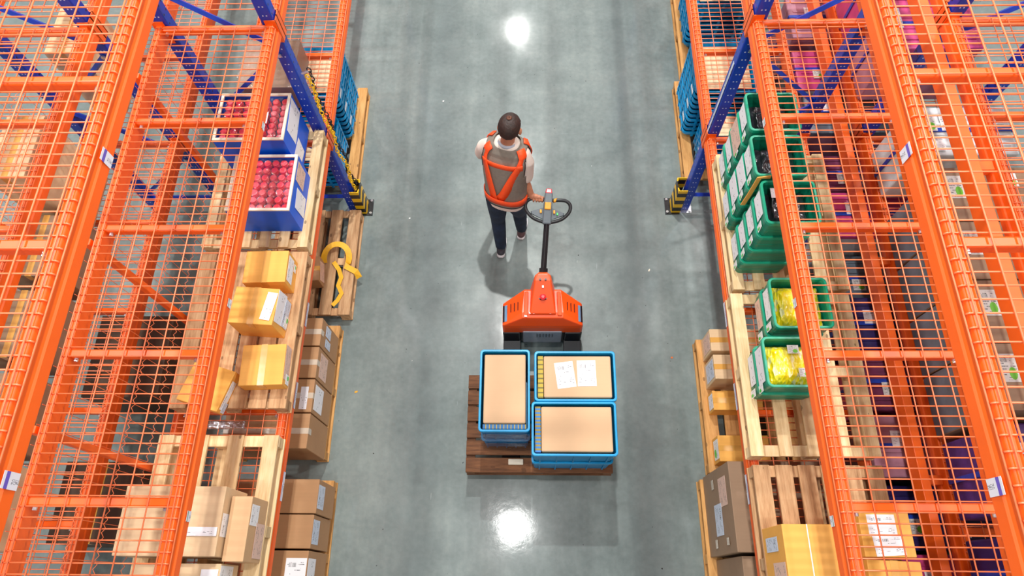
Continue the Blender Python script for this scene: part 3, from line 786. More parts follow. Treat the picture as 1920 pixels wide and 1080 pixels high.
def green_crate(label, loc, size, rz=0., papers=(), group=None):
    w, d, h = size
    t = thing('plastic_crate', label, 'crate', loc, rz, group)
    m = MB(); tp = .03
    shell(m, [(w - tp, d - tp, .03, 0), (w - .008, d - .008, .035, h - .045), (w - .008, d - .008, .035, h - .03), (w - .03, d - .03, .03, h - .03), (w - tp - .02, d - tp - .02, .025, .012)])
    m.build('body', 'green', t, smooth=False)
    r = MB()
    shell(r, [(w - .006, d - .006, .035, h - .0305), (w, d, .036, h - .0300), (w, d, .036, h - .003), (w - .006, d - .006, .034, h), (w - .03, d - .03, .025, h), (w - .034, d - .034, .025, h - .0305)], ring=True)
    r.build('rim', 'green_rim', t)
    for z in (h * .38,):
        rb = MB(); k = 1 - .022 * 0
        f = z / h; ww, dd = w - tp + f * (tp - .008) + .008, d - tp + f * (tp - .008) + .008
        shell(rb, [(ww, dd, .035, z), (ww, dd, .035, z + .012), (ww - .012, dd - .012, .03, z + .012), (ww - .012, dd - .012, .03, z)], ring=True)
        rb.build('rib', 'green', t)
    for p in papers: stick(t, p[0], (w - .006 if p[0] != 'top' else w, d, h), p[1], p[2], p[3], spin=p[4] if len(p) > 4 else 0.)
    return t
def lumpy(name, label, cat, loc, w, d, h, mat, amp=.02, freq=16., group=None, kind=None, n=26):
    m = MB(); vs = []; fs = []
    for j in range(n + 1):
        for i in range(n + 1):
            x = -w / 2 + w * i / n; y = -d / 2 + d * j / n
            e = min(1, 6 * min(i, n - i) / n) * min(1, 6 * min(j, n - j) / n)
            vs.append((x, y, h * (.6 + .4 * e) + amp * noise.noise((x * freq + loc[0] * 9, y * freq, loc[1] * 7)) + amp * .5 * noise.noise((x * freq * 2.7, y * freq * 2.7, loc[1]))))
    for j in range(n):
        for i in range(n):
            k = j * (n + 1) + i; fs.append((k, k + 1, k + n + 2, k + n + 1))
    b = len(vs); ring = [i for i in range(n + 1)] + [j * (n + 1) + n for j in range(1, n + 1)] + [n * (n + 1) + i for i in range(n - 1, -1, -1)] + [j * (n + 1) for j in range(n - 1, 0, -1)]
    vs += [(vs[i][0] * .96, vs[i][1] * .96, 0) for i in ring]
    q = len(ring)
    for k in range(q): fs.append((ring[k], b + k, b + (k + 1) % q, ring[(k + 1) % q]))
    fs.append(tuple(b + k for k in range(q)))
    o = m.add(vs, fs).build(name, mat, smooth=True, loc=loc)
    return tag(o, label, cat, group, kind)
CW, CD, CH = .345, .315, .187
stacks = [(2.255, 'front', 'nearest'), (2.605, 'middle', 'middle'), (2.955, 'rear', 'farthest')]
for si, (y, nm, wd) in enumerate(stacks):
    x = 1.635 if si == 0 else (1.615 if si == 1 else 1.625)
    for k in range(4):
        top = k == 3
        lvl = ['bottom', 'second', 'third', 'topmost'][k]
        pp = [('-x', (-.02, .01), (.17, .13), 'paper_plain' if (k + si) % 2 else 'paper'), ('-x', (.11, -.03), (.045, .075), 'sticker', .1)]
        if si == 1 and k in (1, 2): pp.append(('-x', (-.02, .03), (.2, .15), 'paper_plain'))
        if si == 2 and k == 2: pp.append(('-x', (0, .0), (.22, .17), 'paper_pink'))
        zz = PT + k * (CH + .001)
        green_crate('green plastic crate, %s in the %s stack of crates with black bags' % (lvl, wd), (x, y, zz), (CW, CD, CH), 0, pp)
    lumpy('plastic_bag', 'shiny black plastic bag filling the top crate of the %s green stack' % wd, 'plastic bag', (x, y, PT + 3 * (CH + .001) + .0135), CW - .085, CD - .085, .115, 'blackbag', .022, 17.)
o = MB().box((-.04, -.035, 0), (.04, .035, .001)).build('paper_slip', 'paper_plain', loc=(1.57, 2.335, PT + 4 * (CH + .001) - .028)); tag(o, 'white paper slip on the black bag of the nearest green stack', 'paper slip')
for a, y, h in (('nearest', 2.42, .0), ):
    tag(ribbon([(1.45, 2.43, PT + .42), (1.455, 2.425, PT + .55), (1.46, 2.425, PT + .76), (1.53, 2.428, PT + .765)], .03, .006, Vector((0, 1, 0))).build('cardboard_edge_strip', 'yellow_card'), 'yellow cardboard strip standing between the green stacks', 'cardboard strip')
ys = [(1.755, 1.735, 'farther', .355), (1.655, 1.335, 'nearer', .33)]
for (x, y, wd, dd) in ys:
    for k in range(2):
        pp = [('-x', (-.02, .02), (.2, .13), 'paper' if k else ('paper_pink' if wd == 'farther' else 'paper_plain')), ('-x', (.13, -.02), (.05, .09), 'sticker')]
        if wd == 'nearer' and k: pp = [('-x', (0, .005), (.23, .15), 'paper_plain'), ('-x', (.14, -.04), (.05, .08), 'sticker')]
        green_crate('green plastic crate, %s of the %s pair with yellow strips' % ('upper' if k else 'lower', wd), (x, y, PT + k * .179), (.38, dd, .178), 0, pp)
    lumpy('yellow_strips', 'bagged yellow plastic strips heaped in the %s green crate pair' % wd, 'plastic strips', (x, y, PT + .179 + .0135), .30, dd - .08, .135, 'yellowbag', .012, 24., kind='stuff')
for i, (x, y, lb) in enumerate(((1.66, 1.42, 'grey paper slip on the nearer heap of yellow strips, at its far edge'), (1.71, 1.27, 'round-edged grey slip on the nearer heap of yellow strips, at its near edge'))):
    tag(MB().box((-.035, -.028, 0), (.035, .028, .001)).build('paper_slip', 'sticker_grey', loc=(x, y, PT + .179 + .163)), lb, 'paper slip')

# nested blue crates on the far floor pallets
NC = None
def nested(loc, label, group, size, labelled):
    global NC
    w, d = size
    if NC is None or NC[0] != size:
        m = MB(); h = .105
        shell(m, [(w - .09, d - .09, .03, 0), (w - .03, d - .03, .04, h - .032), (w, d, .045, h - .03), (w, d, .045, h), (w - .022, d - .022, .035, h), (w - .05, d - .05, .03, h - .03), (w - .105, d - .105, .025, .008)])
        for sx in (-1, 1):
            for k in range(4):
                y = -d / 2 + d * (k + .5) / 4
                m.box((min(sx * (w / 2 - .018), sx * (w / 2 + .004)), y - .012, h - .058), (max(sx * (w / 2 - .018), sx * (w / 2 + .004)), y + .012, h - .006))
        for sy in (-1, 1):
            for k in range(3):
                x = -w / 2 + w * (k + .5) / 3
                m.box((x - .012, min(sy * (d / 2 - .018), sy * (d / 2 + .004)), h - .058), (x + .012, max(sy * (d / 2 - .018), sy * (d / 2 + .004)), h - .006))
        NC = (size, m.mesh('nested_crate', M['crate_blue']), m.mesh('nested_crate', M['crate_teal']))
    o = bpy.data.objects.new('nested_crate', NC[1 + (R.random() < .4)]); COL.objects.link(o); o.location = loc
    tag(o, label, 'crate', group)
    if labelled:
        sgn = '+x' if loc[0] < 0 else '-x'
        p = MB().box((-.05, -.018, 0), (.05, .018, .0012)).build('paper_label', 'paper_plain', o)
        p.location = (w / 2 + .006 if loc[0] < 0 else -w / 2 - .006, -d * .32, .088)
        p.rotation_euler = (pi / 2, 0, pi / 2 if loc[0] < 0 else -pi / 2)
ORD = 'topmost second third fourth fifth sixth seventh eighth ninth tenth'.split()
nst = [(-2.06, 4.46, .56, .60, 10, 'far stack beyond the chained post'), (-2.10, 3.86, .56, .54, 6, 'low stack just beyond the chained post'),
       (1.80, 4.47, .58, .60, 10, 'tall stack just beyond the green rack post'), (1.90, 3.96, .56, .34, 7, 'lower stack close behind the green rack post'),
       (1.92, 5.62, .58, .62, 9, 'farthest stack beyond the green rack post')]
for (x, y, w, d, n, nm) in nst:
    z0 = .14 if not (x < 0 and y > 5) else 0
    for k in range(n):
        nested((x, y, z0 + k * .066), ('topmost blue crate nested in the %s' % nm if k == n - 1 else '%s blue crate from the top of the %s' % (ORD[n - 1 - k], nm)), 'blue crates in the %s' % nm, (w, d), k in (2, 5, 8) and R.random() < .9)
    zt = z0 + (n - 1) * .066 + .105
    tag(MB().box((-w / 2 + .06, -d / 2 + .06, 0), (w / 2 - .06, d / 2 - .06, .006)).build('cardboard_sheet', 'beige_card', loc=(x, y, zt - .024)), 'beige cardboard sheet on top of the %s' % nm, 'cardboard sheet')

# ------------------------------------------------------------------ truck load
TX, TY = .105, 2.1
LZ = .145                                 # forks lift the pallet off the floor
tp = pallet('dark brown pallet on the pallet truck forks under the three blue crate stacks', (.07, 1.27, LZ), pi / 2, 'wood_dark', 1.17, .80, 6, .115)
def blue_crate(label, loc, size, rz, kind, group=None, divider=None, film_wrap=False):
    w, d, h = size
    t = thing('plastic_crate', label, 'crate', loc, rz, group)
    m = MB()
    shell(m, [(w - .035, d - .035, .02, 0), (w - .016, d - .016, .022, h - .035), (w - .03, d - .03, .02, h - .034), (w - .045, d - .045, .02, .012)])
    m.build('body', 'crate_teal', t)
    r = MB()
    shell(r, [(w - .016, d - .016, .024, h - .0345), (w, d, .026, h - .034), (w, d, .026, h - .003), (w - .006, d - .006, .024, h), (w - .03, d - .03, .018, h), (w - .032, d - .032, .018, h - .0345)], ring=True)
    r.build('rim', 'crate_blue', t)
    rb = MB()
    for sy in (-1, 1):
        for k in range(5):
            x = -w / 2 + w * (k + .5) / 5; y = sy * (d / 2 - .012)
            rb.box((x - .005, min(y, y + sy * .009), .02), (x + .005, max(y, y + sy * .009), h - .036))
    for sx in (-1, 1):
        for k in range(4):
            y = -d / 2 + d * (k + .5) / 4; x = sx * (w / 2 - .012)
            rb.box((min(x, x + sx * .009), y - .005, .02), (max(x, x + sx * .009), y + .005, h - .036))
    rb.build('ribs', 'crate_teal', t)
    if divider:
        lo, hi, mt = divider
        MB().box((lo[0], lo[1], .014), (hi[0], hi[1], h - .03)).build('divider_strip', mt, t)
    if film_wrap:
        f = MB(); vs = []; fs = []; nx, nz = 16, 8
        for j in range(nz + 1):
            for i in range(nx + 1):
                x = -w / 2 + w * i / nx; z = h * .05 + h * .8 * j / nz
                vs.append((x, -d / 2 - .008 - .01 * abs(noise.noise((x * 14, z * 14, 3.))), z))
        for j in range(nz):
            for i in range(nx):
                k = j * (nx + 1) + i; fs.append((k, k + 1, k + nx + 2, k + nx + 1))
        f.add(vs, fs).build('stretch_film', 'film_dense', t)
    return t
PZ = LZ + .14
ch_ = .318
for nm, x, y, w, d, film_w, rz in (('paper-topped', .335, 1.475, .605, .385, False, 0.), ('plain-topped', .318, 1.083, .615, .392, False, 0.), ('film-wrapped', -.188, 1.368, .375, .622, True, 0.)):
    for k in range(2):
        div = None
        if k == 1:
            if nm == 'film-wrapped': div = ((-w / 2 + .03, -d / 2 + .026), (w / 2 - .03, -d / 2 + .06), 'divider_x')
            else: div = ((-w / 2 + .026, -d / 2 + .03), (-w / 2 + .066, d / 2 - .03), 'divider' if nm == 'plain-topped' else 'divider_y')
        blue_crate('bright blue crate, %s of the %s pair on the pallet truck' % ('upper' if k else 'lower', nm), (x, y, PZ + k * (ch_ + .001)), (w, d, ch_), rz, nm, None, div, film_w)
    z = PZ + ch_ + .001 + ch_ - .03
    if nm == 'film-wrapped': a, b, c, e = -w / 2 + .032, w / 2 - .032, -d / 2 + .064, d / 2 - .032
    else: a, b, c, e = -w / 2 + .07, w / 2 - .032, -d / 2 + .032, d / 2 - .032
    hgt = ch_ - .03 - .014
    tag(MB().box((a, c, -hgt), (b, e, .012)).build('cardboard_block', 'sheet_card', loc=(x, y, z), bevel=.01), 'flat tan cardboard filling the %s blue crate on the pallet truck' % nm, 'cardboard')
for (x, y, rz, lb) in ((.262, 1.487, .13, 'white printed sheet, tilted, on the cardboard of the paper-topped crate'), (.422, 1.50, .02, 'white printed sheet, straight, on the cardboard of the paper-topped crate')):
    o = MB().box((-.07, -.1, 0), (.07, .1, .0012)).build('printed_sheet', 'paper', loc=(x, y, PZ + 2 * ch_ - .017 + (.0015 if rz < .1 else 0))); o.rotation_euler = (0, 0, rz)
    tag(o, lb, 'paper sheet')
tag(MB().tube([(-.26, 0, 0), (-.235, 0, 0)], .001, 4).build('x', 'white') if False else MB().cbox((0, 0, .012), (.12, .045, .022)).build('wrapped_packet', 'film_dense' if False else 'rimwhite', loc=(-.115, 1.005 - .055, PZ), bevel=.006), 'small pale packet lying on the dark pallet beside the film-wrapped crates', 'packet')

# ------------------------------------------------------------------ pallet truck
tk = thing('pallet_truck', 'orange electric pallet truck with black forks and grey tiller handle', 'pallet truck', (TX, TY, 0))
def tkb(mb, name, mat, par=None, **k):
    mb.v = [(x, y - 0, z) for x, y, z in mb.v]
    return mb.build(name, mat, par or tk, **k)
hw = .335
pts = []
for sx in (-1, 1):
    pts += [(sx * hw, -.08, .475), (sx * hw, -.075, .515), (sx * .165, -.045, .615), (sx * .17, .0, .63), (sx * .15, .215, .62), (sx * hw, .135, .50), (sx * hw, .135, .36), (sx * .15, .225, .36), (sx * hw, -.08, .36)]
tkb(MB().hull(pts), 'cover', 'tr_orange', bevel=.016, seg=3)
pts = []
for sx in (-1, 1):
    pts += [(sx * .112, -.02, .60), (sx * .105, -.02, .648), (sx * .088, .10, .71), (sx * .066, .21, .80), (sx * .066, .255, .80), (sx * .10, .235, .60)]
pts += [(-.045, .265, .815), (.045, .265, .815), (-.03, .285, .80), (.03, .285, .80), (-.05, .29, .62), (.05, .29, .62)]
col_ = tkb(MB().hull(pts), 'tiller_column_cover', 'tr_orange', bevel=.014, seg=3)
for sx in (-1, 1):   # raised shoulders beside the column
    tkb(MB().hull([(sx * .115, -.03, .60), (sx * .165, -.03, .60), (sx * .125, -.03, .638), (sx * .155, -.03, .634), (sx * .115, .19, .60), (sx * .155, .19, .60), (sx * .12, .18, .652), (sx * .145, .18, .648)]), 'shoulder', 'tr_orange', bevel=.008)
    v = MB()
    for k in range(3):
        v.cbox((sx * (.235 + .03 * (k - 1)), .065, .0), (.006, .075, .012))
    v.v = [(x, y, z + .626 - (abs(x) - .165) * .66) for x, y, z in v.v]
    tkb(v, 'vent_slots', 'black')
    for nm_, mt_, xa, xb in (('side_panel', 'black', .318, .332), ('side_decal', 'sky_decal', .296, .317)):
        q = MB().box((min(sx * xa, sx * xb), -.045, 0), (max(sx * xa, sx * xb), .10, .004))
        q.v = [(x, y, z + .626 - (abs(x) - .165) * .66) for x, y, z in q.v]
        tkb(q, nm_, mt_)
    tkb(MB().box((sx * .335 if sx < 0 else .19, -.09, .06), (-.19 if sx < 0 else sx * .335, .02, .37)), 'chassis_leg', 'black', bevel=.01)
tkb(MB().box((-.325, -.05, .05), (.325, .17, .365)), 'chassis', 'black', bevel=.012)
pl = tkb(MB().hull([(-.165, -.088, .40), (.165, -.088, .40), (-.165, -.10, .17), (.165, -.10, .17), (-.165, -.05, .40), (.165, -.05, .40), (-.165, -.05, .17), (.165, -.05, .17)]), 'battery_plate', 'greyplate', bevel=.008)
sl = MB()
for k in range(6): sl.cbox((-.045 + k * .026, -.093, .33), (.006, .006, .07))
tkb(sl, 'plate_slots', 'black')
for x, w in ((-.10, .012), (-.07, .012), (.06, .01), (.085, .014)):
    pass
tr = MB()
for x, w in ((-.105, .016), (-.075, .014), (.062, .012),): tr.cbox((x, .0 - .012, .0), (w, .014, .002))
tr.v = [(x, y, z + .646) for x, y, z in tr.v]
tkb(tr, 'white_marks', 'white')
tkb(MB().cbox((-.14, -.03, .633), (.022, .02, .002)), 'white_sticker', 'white')
# red stop button with collar, screw holes
eb = MB().cyl((0, 0, 0), .038, .012, 18); eb.v = [(x, y * .6 + .095, z + .714) for x, y, z in eb.v]; tkb(eb, 'button_collar', 'black')
eb = MB().tube([(0, .095, .712), (0, .093, .735), (0, .092, .745)], [.022, .026, .012], 16); tkb(eb, 'stop_button', 'red', smooth=False)
for x in (-.022, .022):
    tkb(MB().cyl((x, .215, .806), .009, .012, 10), 'screw_hole', 'black')
tkb(MB().cbox((0, .17, .774), (.016, .03, .008)), 'white_indicator', 'white', bevel=.003)
# forks
for sx in (-1, 1):
    cx = sx * .262
    f = MB().hull([(cx - .075, -.06, .09), (cx + .075, -.06, .09), (cx - .075, -.06, .195), (cx + .075, -.06, .195), (cx - .075, -.20, .15), (cx + .075, -.20, .15), (cx - .075, -.20, .09), (cx + .075, -.20, .09)])
    f.hull([(cx - .075, -.19, .09), (cx + .075, -.19, .09), (cx - .075, -.19, .142), (cx + .075, -.19, .142), (cx - .075, -1.16, .142), (cx + .075, -1.16, .142), (cx - .075, -1.16, .09), (cx + .075, -1.16, .09), (cx - .045, -1.22, .12), (cx + .045, -1.22, .12), (cx - .045, -1.22, .10), (cx + .045, -1.22, .10)])
    fo = tkb(f, 'fork', 'black', bevel=.006)
    MB().cyl((cx, -1.08, .04), .04, .1, 20, axis=0).build('load_roller', 'rubber', fo)
tkb(MB().cyl((0, .1, .115), .115, .08, 24, axis=0), 'drive_wheel', 'rubber')
for sx in (-1, 1): tkb(MB().cyl((sx * .26, .08, .05), .05, .04, 18, axis=0), 'caster_wheel', 'rubber')
# tiller
B0 = Vector((0.003, .28, .76)); B1 = Vector((.035, .70, .905))
tkb(MB().tube([B0, B0 + (B1 - B0) * .12], .035, 4), 'tiller_base', 'black')
tkb(MB().tube([B0, B0 + (B1 - B0) * .5, B1], [.026, .025, .024], 4), 'tiller_arm', 'black', bevel=.004)
ax = (B1 - B0).normalized(); side = Vector((1, -.05, 0)).normalized(); side = (side - ax * side.dot(ax)).normalized(); upn = side.cross(ax)
if upn.z < 0: upn = -upn
HM = Matrix((side, ax, upn)).transposed().to_4x4(); HM.translation = B1 + ax * .0
def hp(x, y, z): return HM @ Vector((x, y, z))
tkb(MB().hull([hp(*p) for p in ((-.036, -.03, -.03), (.036, -.03, -.03), (-.036, -.03, .03), (.036, -.03, .03), (-.034, .24, -.025), (.034, .24, -.025), (-.03, .24, .035), (.03, .24, .035), (-.036, .12, .045), (.036, .12, .045))]), 'handle_head', 'grey', bevel=.012, seg=3)
tkb(MB().hull([hp(*p) for p in ((-.03, .225, -.02), (.03, .225, -.02), (-.03, .225, .04), (.03, .225, .04), (-.022, .268, -.01), (.022, .268, -.01), (-.022, .268, .03), (.022, .268, .03))]), 'belly_button', 'red', bevel=.008)
tkb(MB().hull([hp(*p) for p in ((-.027, .085, .04), (.027, .085, .04), (-.027, .15, .042), (.027, .15, .042), (-.025, .09, .055), (.025, .09, .055), (-.025, .145, .056), (.025, .145, .056))]), 'key_pad', 'button', bevel=.005)
def smooth_path(p, k):
    out = []
    for i in range(len(p) - 1):
        a, b, c, d = p[max(0, i - 1)], p[i], p[i + 1], p[min(len(p) - 1, i + 2)]
        for j in range(k):
            f = j / k
            out.append(.5 * (2 * b + (c - a) * f + (2 * a - 5 * b + 4 * c - d) * f * f + (3 * b - a - 3 * c + d) * f ** 3))
    return out + [p[-1]]
for sx in (-1, 1):
    loop = [hp(sx * .03, .172, .012), hp(sx * .11, .178, .012), hp(sx * .15, .172, .01), hp(sx * .178, .15, .006), hp(sx * .186, .115, .0), hp(sx * .172, .075, -.004), hp(sx * .13, .03, -.008), hp(sx * .08, .005, -.01), hp(sx * .03, -.008, -.01)]
    tkb(MB().tube(smooth_path(loop, 5), .0145, 12), 'grip_loop', 'black', smooth=True)
    tkb(MB().hull([hp(*p) for p in ((sx * .03, .01, -.012), (sx * .14, .055, -.012), (sx * .14, .075, -.01), (sx * .03, .11, -.01), (sx * .03, .01, .008), (sx * .13, .055, .004), (sx * .13, .075, .004), (sx * .03, .11, .012))]), 'handle_web', 'grey', bevel=.004)
    tkb(MB().hull([hp(*p) for p in ((sx * .04, .185, .0), (sx * .075, .20, .0), (sx * .07, .16, .0), (sx * .04, .15, .0), (sx * .045, .18, .035), (sx * .068, .19, .03), (sx * .062, .16, .03), (sx * .045, .155, .035))]), 'thumb_paddle', 'button', bevel=.006)
    tkb(MB().cbox(hp(sx * .055, .075, .016), (.016, .032, .012)), 'speed_button', 'button', bevel=.004)
tkb(MB().cbox(hp(.082, .06, .012), (.012, .022, .01)), 'indicator_light', 'greenled')
hand_c = tk.matrix_world  # location only
TK = Vector((TX, TY, 0))

# ------------------------------------------------------------------ worker
V = Vector
wk = thing('person', 'person in orange-banded grey vest and dark jeans pulling the pallet truck', 'person', (-.19, 3.03, 0))
W0 = V((-.19, 3.03, 0))
def wb(mb, name, mat, par=None, remesh=0., smooth=True, sm=6, **k):
    mb.v = [tuple(V(p) - W0) for p in mb.v]
    o = mb.build(name, mat, par or wk, smooth=smooth, **k)
    if remesh:
        r = o.modifiers.new('Remesh', 'REMESH'); r.mode = 'VOXEL'; r.voxel_size = remesh; r.use_smooth_shade = True
        s = o.modifiers.new('Smooth', 'SMOOTH'); s.iterations = sm; s.factor = .5
    return o
rx = V((.955, -.297, 0)).normalized(); fwd = V((.297, .955, 0)).normalized()
neck = V((-.172, 3.185, 1.475)); headc = V((-.152, 3.208, 1.606))
shL, shR = V((-.335, 3.215, 1.405)), V((-.030, 3.115, 1.405))
elR, wrR = V((-.035, 3.035, 1.135)), V((.015, 2.985, .985))
elL, wrL = V((-.405, 3.30, 1.13)), V((-.33, 3.47, 1.02))
grip = TK + (hp(-.085, .178, .012))
# hand frame
body = MB()
body.limb([(-.19, 3.012, .95), (-.19, 3.05, 1.1), (-.185, 3.12, 1.28), (-.178, 3.165, 1.40)], [.085, .095, .105, .085])
body.limb([shL.lerp(shR, .12) - V((0, 0, .02)), (shL + shR) / 2, shL.lerp(shR, .88) - V((0, 0, .02))], [.04, .06, .04])
body.limb([neck - V((0, 0, .07)), neck, neck + (headc - neck) * .45], [.062, .056, .055])
hr = Matrix.Rotation(math.atan2(-fwd.x, fwd.y) + .06, 3, 'Z') @ Matrix.Rotation(-.22, 3, 'X')
body.ellipsoid(headc + V((0, 0, .015)), (.082, .098, .100), hr)
body.ellipsoid(headc + hr @ V((0, .022, -.055)), (.058, .072, .07), hr)      # jaw
body.limb([headc + hr @ V((0, .085, .0)), headc + hr @ V((0, .108, -.025))], [.011, .015], 8)   # nose
for sx in (-1, 1): body.ellipsoid(headc + hr @ V((sx * .085, -.002, -.012)), (.012, .02, .032), hr, 12, 8)
hipL, knL, anL = V((-.275, 3.03, .90)), V((-.285, 3.06, .50)), V((-.272, 2.985, .105))
hipR, knR, anR = V((-.122, 3.0, .90)), V((-.095, 3.135, .50)), V((-.080, 3.18, .09))
for h_, k_, a_ in ((hipL, knL, anL), (hipR, knR, anR)): body.limb([h_ - V((0, 0, .05)), k_, a_], [.06, .048, .036])
for s_, e_, w_ in ((shL, elL, wrL), (shR, elR, wrR)):
    body.limb([s_.lerp(e_, .2), s_.lerp(e_, .5), e_], [.04, .042, .037]); body.limb([e_, e_.lerp(w_, .35), w_], [.036, .035, .026])
# right hand closed round the grip bar
bx = (HM.to_3x3() @ V((1, 0, 0))).normalized()          # along the bar, toward the handle head
pd = (grip - wrR).normalized()
palm_c = grip + V((-.004, .0, .0)) - pd * .045 + V((0, 0, .022))
up_h = (V((0, 0, 1)) - bx * bx.z).normalized(); out = up_h.cross(bx)
if out.dot(grip - wrR) < 0: out = -out
body.limb([wrR, wrR.lerp(palm_c, .55)], [.026, .028])
body.limb([palm_c - bx * .03 + pd * .005, palm_c + bx * .028 + pd * .005], [.019, .019])
body.limb([palm_c - bx * .028 + pd * .03, palm_c + bx * .03 + pd * .03], [.017, .017])
body.limb([wrR.lerp(palm_c, .5), palm_c], [.028, .026])
for i, (off, ln) in enumerate(((-.036, .9), (-.0122, 1.05), (.0118, 1.), (.0355, .85))):
    c = grip + bx * off; rr = .0225
    ang = [115, 70, 25, -25, -75, -115]
    P = [palm_c + pd * .03 + bx * off]
    for a in ang: P.append(c + (up_h * sin(radians(a)) + out * cos(radians(a))) * rr * (1. if ln > .88 else .97))
    body.limb(P, [.0092, .0094, .0088, .0092, .0084, .0082, .0072], 8)
th = [palm_c + bx * .03 - pd * .01, palm_c + bx * .052 + pd * .012 - up_h * .008, grip + bx * .05 - out * .02 - up_h * .012, grip + bx * .035 - up_h * .0225]
body.limb(th, [.0125, .0115, .010, .0085], 8)
# left hand, loosely curled ahead of the body
hd = (wrL - elL).normalized(); lp = wrL + hd * .075
lside = hd.cross(V((0, 0, 1))).normalized(); ldn = V((0, 0, -1))
body.limb([wrL, lp], [.024, .027]); body.limb([lp - ldn * .03, lp + ldn * .035], [.018, .018])
for i in range(4):
    b0 = lp + ldn * (-.03 + .021 * i) + hd * .02; L_ = (.036, .042, .04, .032)[i]
    q1 = b0 + hd * L_ + lside * .006; q2 = q1 + (hd * .5 + lside * .8).normalized() * L_ * .8; q3 = q2 + (lside * .8 - hd * .5).normalized() * L_ * .6
    body.limb([b0, q1, q2, q3], [.0098, .009, .0085, .0075], 8)
body.limb([lp - ldn * .03 - hd * .02, lp - ldn * .05 + hd * .02, lp - ldn * .045 + hd * .05 + lside * .015], [.012, .011, .009], 8)
wb(body, 'body', 'skin', remesh=.0038, sm=3)
for sx in (-1, 1):
    e = MB().ellipsoid(headc + hr @ V((sx * .031, .084, .006)), (.013, .008, .008), hr, 12, 8); wb(e, 'eye', 'eye')
    e = MB().ellipsoid(headc + hr @ V((sx * .031, .0905, .006)), (.006, .004, .006), hr, 10, 6); wb(e, 'iris', 'hair', wk)
    e = MB().limb([headc + hr @ V((sx * .016, .092, .028)), headc + hr @ V((sx * .045, .085, .03))], [.004, .003], 8); wb(e, 'eyebrow', 'hair')
e = MB().limb([headc + hr @ V((-.02, .092, -.06)), headc + hr @ V((0, .097, -.06)), headc + hr @ V((.02, .092, -.06))], [.004, .006, .004], 8); wb(e, 'lips', simple('lips', (170, 92, 84), .45))
# short dark hair: skull cap with a nape and lighter crown whorl
hm = MB(); vs = []; fs = []; nu, nv = 40, 18
for j in range(nv + 1):
    for i in range(nu):
        a = 2 * pi * i / nu
        back = -sin(a)                                   # +1 at the nape
        tmax = radians(88 + 34 * max(0, back) ** .8 - 30 * max(0, -back) - (12 if abs(cos(a)) > .9 else 0))
        t = .001 + tmax * j / nv
        q = V((.0895 * sin(t) * cos(a), .1065 * sin(t) * sin(a), .108 * cos(t)))
        q *= 1 + .018 * noise.noise(q * 70) + .012 * noise.noise(q * 160)
        if j == nv: q *= .94
        vs.append(headc + V((0, 0, .015)) + hr @ q)
for j in range(nv):
    for i in range(nu):
        k = (i + 1) % nu; fs.append((j * nu + i, (j + 1) * nu + i, (j + 1) * nu + k, j * nu + k))
fs.append(tuple(range(nu)))
wb(hm.add(vs, fs), 'hair', 'hair')
cr = MB()
for i in range(26):
    a = 2 * pi * i / 26; cc = headc + V((0, 0, .015)); q = []
    for t in (.06, .16, .26):
        aa = a + t * 1.5
        q.append(cc + hr @ (V((.091 * sin(t) * cos(aa), .108 * sin(t) * sin(aa) - .02, .1085 * cos(t) * .995))))
    cr.tube(q, [.0035, .003, .0012], 5)
wb(cr, 'hair_whorl', 'crown')
# torso surface shared by shirt and vest
SP = [(.90, (-.192, 3.014), .156, .116), (.99, (-.191, 3.024), .160, .116), (1.09, (-.19, 3.052), .160, .112), (1.20, (-.188, 3.09), .168, .118), (1.30, (-.184, 3.128), .178, .12), (1.375, (-.181, 3.152), .182, .114), (1.425, (-.178, 3.168), .160, .095), (1.455, (-.175, 3.176), .115, .078), (1.478, (-.173, 3.182), .07, .066)]
def torso(a, t, off=0.):
    t = max(0, min(1, t)) * (len(SP) - 1); i = min(int(t), len(SP) - 2); f = t - i
    def cr_(k):
        p = [SP[max(0, min(len(SP) - 1, i + q))] for q in (-1, 0, 1, 2)]
        g = [(w[0], w[1][0], w[1][1], w[2], w[3])[k] for w in p]
        return .5 * (2 * g[1] + (g[2] - g[0]) * f + (2 * g[0] - 5 * g[1] + 4 * g[2] - g[3]) * f * f + (3 * g[1] - g[0] - 3 * g[2] + g[3]) * f ** 3)
    z, x, y, A, B = (cr_(k) for k in range(5))
    ca, sa = cos(a), sin(a); e = .82
    px = math.copysign(abs(ca) ** e, ca) * (A + off); py = math.copysign(abs(sa) ** e, sa) * (B + off)
    return V((x, y, z + (off * .9 if t > 6 else 0))) + rx * px + fwd * py
def grid(fn, na, nt, t0, t1, skip=None, closed=True):
    vs = []; fs = []
    for j in range(nt + 1):
        for i in range(na): vs.append(fn(2 * pi * i / na, t0 + (t1 - t0) * j / nt))
    for j in range(nt):
        for i in range(na):
            k = (i + 1) % na
            if skip and skip(2 * pi * (i + .5) / na, t0 + (t1 - t0) * (j + .5) / nt): continue
            fs.append((j * na + i, j * na + k, (j + 1) * na + k, (j + 1) * na + i))
    return vs, fs
sh = MB()
vs, fs = grid(lambda a, t: torso(a, t, .004), 40, 24, -.0, 1.)
fs.append(tuple(range(40))); fs.append(tuple(range(24 * 40, 25 * 40)))
sh.add(vs, fs)
sh.limb([shR + V((-.03, .01, -.01)), shR.lerp(elR, .3), shR.lerp(elR, .78)], [.066, .068, .064], 18)
sh.limb([shL + V((.03, -.01, -.01)), shL.lerp(elL, .3), shL.lerp(elL, .72)], [.066, .068, .064], 18)
wb(sh, 'shirt', 'shirt', remesh=.007, sm=5)
cl = MB()
